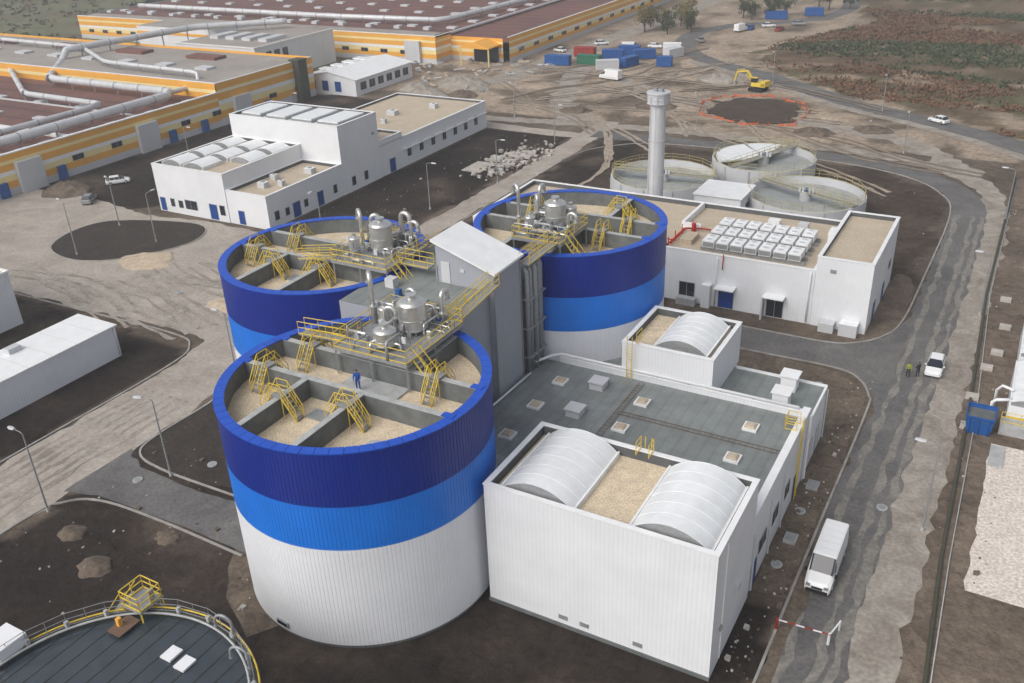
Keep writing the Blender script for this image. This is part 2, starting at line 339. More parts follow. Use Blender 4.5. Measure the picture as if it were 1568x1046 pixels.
# ---------------------------------------------------------------- facilities
def opening(B,face,c,z,w,h,m,fr=m_galv):
    x,y=c
    if face=='S':
        B.box(x-w/2-.08,y-.05,z-.0,x+w/2+.08,y+.02,z+h+.08,fr); B.box(x-w/2,y-.07,z+.03,x+w/2,y-.03,z+h,m)
        if m is m_glass and w>1: B.box(x-.03,y-.09,z+.03,x+.03,y-.071,z+h,fr)
    else:
        B.box(x-.02,y-w/2-.08,z,x+.05,y+w/2+.08,z+h+.08,fr); B.box(x+.03,y-w/2,z+.03,x+.07,y+w/2,z+h,m)
        if m is m_glass and w>1: B.box(x+.071,y-.03,z+.03,x+.09,y+.03,z+h,fr)
def parapet_building(B,x0,y0,x1,y1,z,wall,roof,drop=.8,t=.35,z0=0):
    B.box(x0,y0,z0,x1,y0+t,z,wall);B.box(x0,y1-t,z0,x1,y1,z,wall)
    B.box(x0,y0+t,z0,x0+t,y1-t,z,wall);B.box(x1-t,y0+t,z0,x1,y1-t,z,wall)
    B.box(x0+t,y0+t,z-drop-.3,x1-t,y1-t,z-drop,roof)
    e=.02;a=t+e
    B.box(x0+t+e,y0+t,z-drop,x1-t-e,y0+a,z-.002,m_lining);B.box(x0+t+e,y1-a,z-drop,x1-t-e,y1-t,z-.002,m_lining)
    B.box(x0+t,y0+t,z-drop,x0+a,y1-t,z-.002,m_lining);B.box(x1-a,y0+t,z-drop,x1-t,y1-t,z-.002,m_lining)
    c=.04;o=.05
    B.box(x0-o,y0-o,z,x1+o,y0+t+.02,z+c+.04,m_whiteplain);B.box(x0-o,y1-t-.02,z,x1+o,y1+o,z+c+.04,m_whiteplain)
    B.box(x0-o,y0+t+.02,z,x0+t+.02,y1-t-.02,z+c+.04,m_whiteplain);B.box(x1-t-.02,y0+t+.02,z,x1+o,y1-t-.02,z+c+.04,m_whiteplain)
def barrel(B,x0,y0,x1,y1,z,rise,seg=7,axis='y'):
    n=14;w=x1-x0;Rr=(w*w/4+rise*rise)/(2*rise);cz=z+rise-Rr;th=math.asin(w/2/Rr)
    pr=[((x0+x1)/2+Rr*math.sin(-th+2*th*i/n),cz+Rr*math.cos(-th+2*th*i/n)) for i in range(n+1)]
    v=[(p[0],y0,p[1]) for p in pr]+[(p[0],y1,p[1]) for p in pr]
    B.add(v,[(i,i+1,n+2+i,n+1+i) for i in range(n)],m_sky,True)
    B.add(v,[tuple(range(n,-1,-1)),tuple(range(n+1,2*n+2))],m_galv)
    for k in range(seg+1):
        y=y0+(y1-y0)*k/seg
        for a,b in zip(pr,pr[1:]): B.bar((a[0],y,a[1]+.0),(b[0],y,b[1]+.0),.04,m_whiteplain)
    B.box(x0-.15,y0-.12,z-.5,x0,y1+.12,z+.08,m_whiteplain);B.box(x1,y0-.12,z-.5,x1+.15,y1+.12,z+.08,m_whiteplain)
    B.box(x0,y0-.12,z-.5,x1,y0-.02,z+.03,m_galv);B.box(x0,y1+.02,z-.5,x1,y1+.12,z+.03,m_galv)
def ladder(B,x,y,z0,z1,m=m_yel,hoop=True,ax=(1,0)):
    for s in(-.25,.25): B.bar((x+ax[0]*s,y+ax[1]*s,z0),(x+ax[0]*s,y+ax[1]*s,z1+1.1),.07,m)
    z=z0+.3
    while z<z1: B.bar((x-ax[0]*.25,y-ax[1]*.25,z),(x+ax[0]*.25,y+ax[1]*.25,z),.04,m); z+=.3
def crossover(B,x,y,zf,ax,hw=1.7):
    T0=B.T.copy(); B.T=Matrix.Translation((x,y,zf))@Matrix.Rotation(0 if ax=='x' else math.pi/2,4,'Z')
    H=hw;half=.5;run=1.15
    for s in(-1,1):
        for yy in(-.4,.4):
            B.bar((s*half,yy,H),(s*(half+run),yy,0),.10,m_yel)
            B.bar((s*half,yy,H+1),(s*(half+run),yy,1),.06,m_yel)
            B.bar((s*half,yy,H),(s*half,yy,H+1),.06,m_yel);B.bar((s*(half+run),yy,0),(s*(half+run),yy,1),.06,m_yel)
            B.bar((s*half,yy,0),(s*half,yy,H),.07,m_yel)
            B.bar((s*(half+run/2),yy,H/2),(s*(half+run/2),yy,H/2+1),.05,m_yel)
            B.bar((s*half,yy,H+.5),(s*(half+run),yy,.5),.045,m_yel)
        for k in range(5):
            t=(k+.5)/5; B.box(s*(half+run*t)-.12,-.38,H*(1-t),s*(half+run*t)+.12,.38,H*(1-t)+.03,m_galv)
    B.box(-half,-.42,H-.03,half,.42,H+.02,m_galv)
    for yy in(-.4,.4):
        for hh in(.5,1): B.bar((-half,yy,H+hh),(half,yy,H+hh),.05,m_yel)
    B.T=T0
ZT=16.9
def tank(name,cx,cy,Rr=10.0,steps=()):
    root=empty(name,(cx,cy,0))
    B=MB();nr=210
    prof=[]
    for i in range(nr):
        for fr,rr in((0,Rr),(.70,Rr),(.78,Rr-.022),(.92,Rr-.022)): prof.append((2*math.pi*(i+fr)/nr,rr))
    n=len(prof)
    for z0,z1,m in((0,.35,m_cdark),(.35,9.15,m_tankwhite),(9.15,12.75,m_lblue),(12.75,ZT,m_dblue)):
        d=-.12 if z0==0 else 0
        v=[(cx+(r+d)*math.cos(a),cy+(r+d)*math.sin(a),z) for z in(z0,z1) for a,r in prof]
        B.add(v,[(i,(i+1)%n,n+(i+1)%n,n+i) for i in range(n)],m)
    for zz in(9.15,12.75):
        v=[(cx+(Rr+.012)*math.cos(a),cy+(Rr+.012)*math.sin(a),z) for z in(zz-.05,zz+.01) for a,r in prof[::4]];q=len(v)//2
        B.add(v,[(i,(i+1)%q,q+(i+1)%q,q+i) for i in range(q)],m_lblue if zz<10 else m_dblue)
    B.finish('shell',root)
    B=MB();ns=64;Ri=Rr-.66
    for i in range(ns):
        a0=2*math.pi*(i+.02)/ns;a1=2*math.pi*(i+.98)/ns;am=(a0+a1)/2
        v=[(cx+r*math.cos(a),cy+r*math.sin(a),z) for z in(ZT-.02,ZT+.08) for r,a in((Ri-.05,a0),(Rr+.06,a0),(Rr+.06,am),(Rr+.06,a1),(Ri-.05,a1),(Ri-.05,am))]
        B.add(v,[(6,7,8,9,10,11),(0,1,7,6),(1,2,8,7),(2,3,9,8),(3,4,10,9),(4,5,11,10),(5,0,6,11)],m_rim)
    for k in range(96):
        a0=2*math.pi*k/96;a1=2*math.pi*(k+1)/96
        B.add([(cx+r*math.cos(a),cy+r*math.sin(a),ZT+.01) for r,a in((Ri,a0),(Rr,a0),(Rr,a1),(Ri,a1))],[(0,1,2,3)],m_dblue)
    B.finish('rim_coping',root)
    B=MB();n=96
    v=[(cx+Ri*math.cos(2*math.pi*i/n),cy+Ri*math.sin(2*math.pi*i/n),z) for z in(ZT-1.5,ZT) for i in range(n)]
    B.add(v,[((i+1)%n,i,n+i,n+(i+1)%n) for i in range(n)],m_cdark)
    B.add(v[:n],[tuple(range(n))],m_gravel)
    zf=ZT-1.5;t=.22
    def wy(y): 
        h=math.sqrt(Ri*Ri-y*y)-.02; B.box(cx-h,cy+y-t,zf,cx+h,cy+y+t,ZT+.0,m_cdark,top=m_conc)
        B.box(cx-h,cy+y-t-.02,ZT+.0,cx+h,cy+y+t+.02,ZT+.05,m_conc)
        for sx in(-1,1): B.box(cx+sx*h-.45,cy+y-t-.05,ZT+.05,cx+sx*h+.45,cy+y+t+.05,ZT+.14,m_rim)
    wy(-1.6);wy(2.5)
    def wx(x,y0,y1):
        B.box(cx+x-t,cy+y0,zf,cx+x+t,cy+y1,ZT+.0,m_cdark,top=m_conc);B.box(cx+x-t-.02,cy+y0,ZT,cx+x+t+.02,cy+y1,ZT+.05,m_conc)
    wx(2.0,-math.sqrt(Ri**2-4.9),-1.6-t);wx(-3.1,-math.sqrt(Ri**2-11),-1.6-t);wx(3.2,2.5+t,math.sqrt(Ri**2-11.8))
    B.box(cx-2,cy-1.3,zf,cx+3.2,cy+2.2,zf+.12,m_conc)
    B.cyl((cx+5.5,cy-5.2,zf),(cx+5.5,cy-5.2,zf+.35),.55,.55,20,m_conc)
    B.box(cx-1.4,cy-4.2,zf,cx+.1,cy-3,zf+.1,m_galv)
    B.finish('roof_compartments',root)
    B=MB()
    for (x,y,ax) in steps: crossover(B,cx+x,cy+y,zf,ax)
    B.finish('step_over_stairs',root)
    return root
t1=tank('storage_tank',-39.85,45.1,10,((-7,-1.6,'y'),(-3.1,-4.6,'x'),(2.0,-3.6,'x'),(5.6,2.5,'y'),(-6,2.5,'y')))
t2=tank('storage_tank',-57.9,63.5,9.95,((-7,-1.6,'y'),(-5.2,2.5,'y'),(-3.1,-4.0,'x'),(2,-3.4,'x')))
t3=tank('storage_tank',-39.9,80.95,9.9,((5.6,2.5,'y'),(3.2,5.5,'x'),(4.4,-1.6,'y'),(-5.2,2.5,'y')))
B=MB();B.T=Matrix.Translation((-39.85,45.1,0))@Matrix.Rotation(R(-97),4,'Z');B.box(9.95,-.6,.7,10.12,.6,1.15,m_galv);B.box(10.12,-.5,.78,10.14,.5,1.08,m_glass);B.finish('wall_vent',t1)
def hook(B,x,y,z0,h,d=(1,0),r=.2,span=.9,m=m_steel):
    pts=[(x,y,z0),(x,y,z0+h)]
    for i in range(1,9):
        t=math.pi*i/8; pts.append((x+d[0]*span*(1-math.cos(t))/2,y+d[1]*span*(1-math.cos(t))/2,z0+h+span/2*math.sin(t)))
    pts.append((x+d[0]*span,y+d[1]*span,z0+h-.35)); B.tube(pts,r,m,10)
    B.cyl((x+d[0]*span,y+d[1]*span,z0+h-.45),(x+d[0]*span,y+d[1]*span,z0+h-.35),r*1.5,r*1.5,12,m)
    B.cyl((x,y,z0+h*.4),(x,y,z0+h*.4+.1),r*1.5,r*1.5,12,m)
def vessel(B,x,y,z,r,h):
    for k in range(4):
        a=math.pi/4+k*math.pi/2; B.bar((x+r*.8*math.cos(a),y+r*.8*math.sin(a),z),(x+r*.8*math.cos(a),y+r*.8*math.sin(a),z+.5),.12,m_galv)
    B.cyl((x,y,z+.4),(x,y,z+h),r,r,28,m_steel)
    for zz in(.45,h*.5,h-.05): B.cyl((x,y,z+zz),(x,y,z+zz+.07),r*1.04,r*1.04,28,m_steel)
    B.dome((x,y,z+h+.02),r,r*.35,m_steel); B.cyl((x,y,z+h),(x,y,z+h+r*.35+.25),r*.28,r*.28,14,m_steel)
    B.cyl((x,y,z+h+r*.35+.25),(x,y,z+h+r*.35+.32),r*.4,r*.4,14,m_steel)
def equipment(root,x0,y0,x1,y1,ves,hooks,seed):
    rnd=random.Random(seed);B=MB();zp=ZT+.9
    B.box(x0,y0,zp-.08,x1,y1,zp,m_galv)
    for x in(x0+.1,(x0+x1)/2,x1-.1):
        for y in(y0+.1,(y0+y1)/2,y1-.1): B.bar((x,y,ZT-1.4),(x,y,zp),.16,m_galv)
    for y in(y0,y1): B.box(x0,y-.06,zp-.3,x1,y+.06,zp-.08,m_galv)
    for x in(x0,x1): B.box(x-.06,y0,zp-.3,x+.06,y1,zp-.08,m_galv)
    B.finish('platform',root)
    B=MB();B.rail([(x0,y0,zp),(x1,y0,zp),(x1,y1,zp),(x0,y1,zp)],m_yel,closed=True)
    # stair from the platform down to the compartment floor
    xs=x1;ys=y0+1.2
    for yy in(ys-.4,ys+.4): B.bar((xs,yy,zp),(xs+2.0,yy,ZT-1.4),.1,m_yel);B.bar((xs,yy,zp+1),(xs+2.0,yy,ZT-.4),.06,m_yel);B.bar((xs+1,yy,zp-1.1),(xs+1,yy,zp-.1),.05,m_yel);B.bar((xs+2,yy,ZT-1.4),(xs+2,yy,ZT-.4),.05,m_yel)
    for k in range(8): B.box(xs+.12+k*.24,ys-.38,zp-.3*(k+1),xs+.34+k*.24,ys+.38,zp-.3*(k+1)+.03,m_galv)
    B.finish('railing_and_stair',root)
    B=MB()
    for v in ves: vessel(B,v[0],v[1],zp,v[2],v[3])
    B.finish('process_vessels',root)
    B=MB()
    for h in hooks: hook(B,*h)
    for k in range(26):
        xa=rnd.uniform(x0+.3,x1-.3);ya=rnd.uniform(y0+.3,y1-.3);z=zp+rnd.uniform(.25,1.5);r=rnd.choice((.05,.07,.1,.13))
        L=rnd.uniform(.8,2.8)*rnd.choice((-1,1))
        if k%2: xb,yb=min(x1,max(x0,xa+L)),ya
        else: xb,yb=xa,min(y1,max(y0,ya+L))
        B.tube([(xa,ya,zp),(xa,ya,z-.15),(xa+(xb-xa)*.05,ya+(yb-ya)*.05,z),(xb-(xb-xa)*.05,yb-(yb-ya)*.05,z),(xb,yb,z-.15),(xb,yb,zp)],r,rnd.choice((m_steel,m_steel,m_galv)),8)
        B.cyl((xa,ya,zp+.3),(xa,ya,zp+.42),r*1.9,r*1.9,10,m_galv)
    for k in range(10):
        x=rnd.uniform(x0+.5,x1-.7);y=rnd.uniform(y0+.5,y1-.7);w=rnd.uniform(.2,.4)
        B.box(x,y,zp,x+w*1.6,y+w,zp+w*1.4,rnd.choice((m_galv,m_conc,m_steel)))
        B.cyl((x+w*.3,y+w*.5,zp+w*1.4),(x+w*1.5,y+w*.5,zp+w*1.4),w*.45,w*.45,12,rnd.choice((m_galv,m_steel,m_door)))
    for k in range(5):
        x=rnd.uniform(x0+.3,x1-.3);y=rnd.uniform(y0+.3,y1-.3);h=rnd.uniform(.9,1.9)
        B.bar((x,y,zp),(x,y,zp+h),.05,m_galv);B.box(x-.18,y-.06,zp+h-.5,x+.18,y+.06,zp+h,rnd.choice((m_lgrey,m_galv,m_cdark)))
    B.finish('pipework',root)
zp=ZT+.9
equipment(t1,-43.2,46.9,-36.4,54.6,[(-39,51.6,1.1,2.5),(-39.3,48.4,.85,1.5),(-41.4,51.2,.45,1.7)],
  [(-42.7,51.5,zp,3.6,(-.6,.6),.2,1.1),(-37.6,53.6,zp,2.3,(0,1),.2,.9),(-41.0,53.8,zp,2.0,(1,0),.17,.8),(-40.3,49.8,zp,2.2,(1,.3),.15,.9)],1)
equipment(t2,-54.5,60.6,-48.2,67.2,[(-51.4,64.4,1.05,2.6),(-53.2,62.6,.5,1.6)],
  [(-55,66,ZT-1.3,4.4,(-.7,.6),.2,1.2),(-50.6,66.6,zp,2.7,(1,0),.22,1.0),(-53.4,65.6,zp,2.4,(.8,.4),.2,.9),(-49.3,66.3,zp,2.2,(1,0),.18,.8)],2)
equipment(t3,-42,72.6,-36.8,78.6,[(-39.2,76.4,1.05,2.5),(-41,74.4,.5,1.5),(-38.3,77.9,.6,1.7)],
  [(-44.5,78.5,ZT-1.3,4.6,(-.8,.5),.2,1.1),(-42.2,78.8,zp-1,3.6,(0,1),.2,1.0),(-37.3,75.3,zp,1.7,(1,0),.18,.9),(-41.4,76.8,zp,2.4,(-.6,.8),.18,.8)],3)
def walkway(B,a,b,w=1.0,m=None):
    a=Vector(a);b=Vector(b);d=(b-a);d.z=0;d.normalize();n=Vector((-d.y,d.x,0))*w/2
    v=[a+n,a-n,b-n,b+n];v2=[p-Vector((0,0,.1)) for p in v]
    B.add(v+v2,[(0,1,2,3),(7,6,5,4),(0,4,5,1),(1,5,6,2),(2,6,7,3),(3,7,4,0)],m_galv)
    B.rail([a+n,b+n],m or m_yel);B.rail([a-n,b-n],m or m_yel)
B=MB()
walkway(B,(-47.6,48.4,zp-.4),(-43.3,48.4,zp-.1),.8);walkway(B,(-37.2,54.7,zp),(-37.9,62,zp+.0),1.1)
B.finish('catwalk',t1)
B=MB();walkway(B,(-58.5,60.9,ZT+.3),(-54.6,61.2,zp),.8);walkway(B,(-53,67.7,zp),(-53,71.0,ZT+.2),.8);walkway(B,(-48.1,63,zp),(-45,63,zp));B.finish('catwalk',t2)
B=MB();walkway(B,(-37.6,67,zp),(-37.6,72.5,zp),1.0);B.finish('catwalk',t3)
tw=empty('stair_tower',(-41,64,0))
B=MB();x0,x1,y0,y1=-43.9,-38.05,62.3,66.9
v=[(x0,y0,0),(x1,y0,0),(x1,y1,0),(x0,y1,0),(x0,y0,20.6),(x1,y0,18.6),(x1,y1,18.6),(x0,y1,20.6)]
B.add(v,[(0,1,5,4),(1,2,6,5),(2,3,7,6),(3,0,4,7)],m_grey)
o=.3;v=[(x0-o,y0-o,20.7),(x1+o,y0-o,18.5),(x1+o,y1+o,18.5),(x0-o,y1+o,20.7),(x0-o,y0-o,20.9),(x1+o,y0-o,18.7),(x1+o,y1+o,18.7),(x0-o,y1+o,20.9)]
B.add(v,[(0,3,2,1),(0,1,5,4),(1,2,6,5),(2,3,7,6),(3,0,4,7),(4,5,6,7)],m_whiteplain)
for p in((x0,y0),(x1,y0),(x1,y1)): B.box(p[0]-.08,p[1]-.08,0,p[0]+.08,p[1]+.08,18.4,m_galv)
B.box(-41.4,y0-.06,18.2,-41,y0,18.5,m_lgrey);B.box(-43.4,y0-.06,ZT,-42.5,y0,ZT+2,m_lgrey)
B.finish('tower_walls_and_roof',tw)
B=MB();B.box(-49.5,55.3,0,-38.6,62.25,ZT-.05,m_grey,top=m_roofgrey);B.box(-49.5,62.25,0,-44,71.5,ZT-.05,m_grey,top=m_roofgrey)
B.rail([(-38.7,55.4,ZT-.05),(-38.7,62,ZT-.05)],m_yel);B.rail([(-49,62,ZT),(-49,71,ZT)],m_yel)
B.box(-47.5,59.3,ZT-.05,-46.6,60.1,ZT+.8,m_lgrey);B.box(-45.3,57.8,ZT-.05,-44.9,58.3,ZT+.7,m_bluec);B.box(-43,57,ZT,-41.8,57.8,ZT+.5,m_galv)
B.finish('service_block',tw)
B=MB()
for x,y,r in((-37.7,67.5,.22),(-37.7,68.1,.22),(-37.6,68.8,.3),(-37.6,69.6,.22),(-37.7,70.2,.16)): B.tube([(x-1,y+.6,ZT+.2),(x-.2,y,ZT+.2),(x,y,ZT-.2),(x,y,6.4)],r,m_galv,12)
for z in(8,11,14): B.box(-38.05,67.2,z,-37.3,70.5,z+.12,m_galv)
B.box(-39.5,67,0,-38.1,71,16,m_cdark)
B.finish('riser_ducts',tw)
ph=empty('process_hall',(-24,62,0))
B=MB();rz=6.35
B.box(-37.9,54.1,0,-12.6,70.6,rz,m_white,top=m_roofgrey)
B.box(-12.6,54.1,0,-12.1,71.0,7.15,m_white);B.box(-12.68,54.1,7.15,-12.05,71.05,7.25,m_whiteplain)
B.box(-36,70.6,0,-12.6,71.0,6.9,m_white,top=m_whiteplain);B.box(-36,70.55,6.9,-12.05,71.05,7.0,m_whiteplain)
B.box(-37.9,71,0,-12.1,78.3,5.5,m_white,top=m_roofgrey)
B.box(-20.7,78.15,5.5,-12.1,78.35,5.7,m_whiteplain);B.box(-12.25,71.05,5.5,-12.05,78.15,5.7,m_whiteplain)
for y in(73,76): opening(B,'E',(-12.1,y),.2,1.6,2.4,m_lgrey)
for y in(57.5,61,64.5): opening(B,'E',(-12.1,y),2.2,2.0,1.2,m_glass)
opening(B,'E',(-12.1,67.8),.1,1.2,2.2,m_door); opening(B,'E',(-12.1,55.5),.1,1.2,2.2,m_door)
for y in(54.6,59.3,63,70.2,78): B.cyl((-11.95,y,.2),(-11.95,y,5.4),.07,.07,8,m_lgrey)
B.cyl((-11.9,70.6,.2),(-11.9,70.6,6.8),.12,.12,10,m_whiteplain)
B.finish('hall_walls',ph)
B=MB()
def hatch(x,y,z,s=.62):
    B.box(x-s,y-s,z,x+s,y+s,z+.22,m_whiteplain);B.add([(x-s*.8,y-s*.8,z+.225),(x+s*.8,y-s*.8,z+.225),(x+s*.8,y+s*.8,z+.225),(x-s*.8,y+s*.8,z+.225),(x-s*.5,y-s*.5,z+.4),(x+s*.5,y-s*.5,z+.4),(x+s*.5,y+s*.5,z+.4),(x-s*.5,y+s*.5,z+.4)],[(0,1,5,4),(1,2,6,5),(2,3,7,6),(3,0,4,7),(4,5,6,7)],m_tanroof)
for x,y in((-34.3,62.3),(-34.2,67.1),(-34.2,57),(-26,62.2),(-25.9,66.9),(-16.1,67.1),(-16.1,62),(-26,57)): hatch(x,y,rz)
def rvent(x,y,z):
    B.box(x-.65,y-.65,z,x+.65,y+.65,z+.6,m_lgrey);B.box(x-.78,y-.78,z+.7,x+.78,y+.78,z+.78,m_lgrey);B.box(x-.5,y-.5,z+.6,x+.5,y+.5,z+.7,m_galv)
rvent(-30.6,67.8,rz);rvent(-30.5,62.6,rz)
for x,y in((-15.2,76.6),(-15.1,73.3)):
    B.box(x-.7,y-.7,5.5,x+.7,y+.7,6.9,m_whiteplain);B.box(x-.85,y-.85,7.0,x+.85,y+.85,7.08,m_whiteplain);B.cyl((x,y,6.9),(x,y,7.0),.4,.4,12,m_galv)
B.finish('roof_hatches',ph)
B=MB();mrust=M('rust_tray',(.16,.10,.07),.8)
def tray(a,b,w=.5):
    a=Vector(a);b=Vector(b);d=(b-a).normalized();n=Vector((-d.y,d.x,0))*w/2
    for s in(1,-1): B.bar(a+n*s,b+n*s,.045,mrust)
    L=(b-a).length;k=0
    while k<L: p=a+d*k;B.bar(p+n,p-n,.03,mrust);k+=.5
tray((-27.2,56,rz+.12),(-27.2,70,rz+.12));tray((-27.2,64.4,rz+.12),(-13,64.4,rz+.12))
B.tube([(-37.6,68.5,rz+.7),(-36.6,70.2,rz+.8),(-35.8,70.75,rz+.85),(-13,70.75,rz+.85)],.14,m_whiteplain)
for x in range(-35,-13,3): B.bar((x,70.75,rz+.5),(x,70.75,rz+.85),.1,m_galv)
B.tube([(-37.8,55.8,rz+.3),(-37.5,62,rz+.3),(-37.3,67,rz+.3)],.1,m_whiteplain)
B.finish('cable_trays_and_pipe',ph)
B=MB();ladder(B,-28.7,70.45,6.3,9.7);B.rail([(-28.2,70.9,9.9),(-28.2,72.2,9.9)],m_yel)
ladder(B,-20.4,54.25,6.3,10.7);B.rail([(-20.9,54.0,10.85),(-20.9,53,10.85)],m_yel);B.rail([(-19.9,54.0,10.85),(-19.9,53,10.85)],m_yel)
ladder(B,-11.9,67.5,0.2,7.1,ax=(0,1));B.rail([(-12.3,66.9,7.2),(-13.3,66.9,7.2)],m_yel);B.rail([(-12.3,68.1,7.2),(-13.3,68.1,7.2),(-13.3,66.9,7.2)],m_yel)
B.finish('access_ladders',ph)
B=MB();parapet_building(B,-29.7,71.06,-20.9,79.6,9.75,m_white,m_gravel,.7,z0=5.51);B.box(-29.6,78.36,0,-21,79.5,5.5,m_white)
B.finish('upper_plant_room',ph)
B=MB();barrel(B,-26.8,72.1,-21.9,78.7,9.5,1.0,6);B.finish('barrel_rooflight',ph)
bb=empty('white_box_building',(-20.6,49.5,0))
B=MB();parapet_building(B,-29.2,45,-12,54,10.8,m_white,m_gravel,.8)
B.box(-29.25,44.9,0,-11.95,45-.001,.3,m_cdark)
for x in(-23,-21.3,-17.2): B.box(x-.35,44.93,.75,x+.35,45,1.1,m_galv)
B.cyl((-11.95,47,0.3),(-11.95,47,10.4),.06,.06,8,m_whiteplain)
B.box(-11.99,46.5,3.2,-11.85,46.9,3.5,m_galv);B.box(-11.99,50,3.8,-11.8,50.8,4.3,m_lgrey)
B.finish('walls_and_roof',bb)
B=MB();barrel(B,-28.2,45.6,-22.5,53.35,10.35,1.2,6);barrel(B,-18.3,45.6,-12.7,53.35,10.35,1.2,6);B.finish('barrel_rooflight',bb)
rb=empty('technical_building',(-37,110,0))
B=MB();parapet_building(B,-65,101.8,-18.75,119.5,6.8,m_white,m_tanroof,.6)
parapet_building(B,-18.7,101.7,-12.5,118.6,8.6,m_white,m_tanroof,.5)
B.box(-38.2,110.8,6.2,-37.8,119.1,7.0,m_whiteplain)
B.box(-37.8,110.6,6.2,-35.5,111,6.95,m_whiteplain)
opening(B,'S',(-34,101.8),.1,1.9,2.5,m_glass);opening(B,'S',(-29,101.8),.1,1.8,2.5,m_door);opening(B,'S',(-23,101.8),.1,1.9,2.6,m_glass)
B.box(-31.9,100.9,0,-30.8,101.75,3.0,m_white,top=m_whiteplain)
B.box(-30.2,100.4,2.9,-27.8,101.78,3.05,m_whiteplain);B.box(-24.3,100.4,2.9,-21.8,101.78,3.05,m_whiteplain);B.box(-24.4,100.5,0,-24.2,101.7,2.9,m_lgrey)
B.box(-17.5,100.3,0,-15.8,101.65,1.1,m_lgrey);B.box(-15.2,100.2,0,-13.2,101.65,1.5,m_lgrey,top=m_whiteplain)
for y in(106,112): opening(B,'E',(-12.5,y),.1,1.2,2.3,m_door)
opening(B,'S',(-16.8,101.7),6.9,.5,.35,m_galv);opening(B,'E',(-12.5,115),3.2,1.4,1,m_glass)
B.tube([(-30.3,101.7,6.6),(-30.3,101.55,6.3),(-30.3,101.55,.3)],.09,m_whiteplain);B.tube([(-19.2,101.7,6.6),(-19.2,101.55,6.3),(-19.2,101.55,.3)],.09,m_whiteplain)
B.box(-35,100.6,0,-32.6,101.6,.9,m_conc)
for x in(-45,-52,-59): opening(B,'S',(x,101.8),1.5,1.6,1.2,m_glass)
B.finish('walls_and_roofs',rb)
B=MB()
for j in range(3):
    y=104.2+j*3.3
    B.box(-33.3,y-.15,6.2,-20.6,y+.0,6.75,m_galv);B.box(-33.3,y+1.4,6.2,-20.6,y+1.55,6.75,m_galv)
    for i in range(7):
        x=-33+i*1.75
        B.box(x,y-.45,6.8,x+1.45,y+1.85,7.7,m_whiteplain)
        for yy in(y+.1,y+1.25):
            B.cyl((x+.72,yy,7.7),(x+.72,yy,7.76),.46,.46,16,m_whiteplain);B.cyl((x+.72,yy,7.76),(x+.72,yy,7.77),.34,.34,14,m_lgrey)
        B.box(x+.05,y-.47,6.9,x+1.4,y-.451,7.5,m_galv)
B.box(-19.9,113,6.2,-19.3,115,7.5,m_whiteplain);B.box(-24,114.6,6.2,-22.8,115.8,7.4,m_lgrey);B.box(-28,115,6.2,-26.5,116.2,7.2,m_whiteplain)
B.finish('air_conditioning_units',rb)
B=MB()
B.tube([(-37.3,103,6.6),(-37.3,109.5,6.6),(-35.3,110.2,6.6),(-34,110.2,6.6)],.11,m_red);B.tube([(-36.8,103,6.9),(-36.8,109,6.9),(-35,109.4,6.9)],.08,m_red)
for y in(103.5,106,108.5): B.bar((-37.3,y,6.2),(-37.3,y,7.5),.1,m_red)
B.tube([(-37.3,103,6.6),(-37.3,102.6,7.6),(-36,102.6,7.6)],.08,m_red)
B.cyl((-36.2,109.9,6.2),(-36.2,109.9,7.3),.3,.3,12,m_red);B.box(-36.4,105,6.2,-34.8,108,6.9,m_tanroof)
B.tube([(-29.6,101.6,7.1),(-29.6,101.5,5.2)],.07,m_red)
B.finish('red_fire_pipes',rb)
B=MB();x,y=-46.5,122.5
B.box(x-2,y-2,0,x+2,y+2,1,m_conc)
B.cyl((x,y,1),(x,y,19.2),1.2,1.12,28,m_lgrey);B.cyl((x,y,19.2),(x,y,20.6),1.5,1.5,28,m_lgrey);B.cyl((x,y,20.6),(x,y,20.8),1.65,1.65,28,m_lgrey)
for s in(-.45,.45): B.cyl((x+s,y,20.8),(x+s,y,21.3),.35,.35,14,m_galv)
for z in range(4,19,5): B.cyl((x,y,z),(x,y,z+.08),1.215,1.215,28,m_lgrey)
for s in(-.25,.25): B.bar((x+s+.4,y-1.35,1),(x+s+.4,y-1.35,19.2),.05,m_lgrey)
B.bar((x-.6,y-1.25,1),(x-.6,y-1.25,19),.06,m_galv)
B.rail([(x+1.6*math.cos(a),y+1.6*math.sin(a),19.2) for a in [i*math.pi/5 for i in range(10)]],m_lgrey,closed=True)
B.finish('chimney_stack')
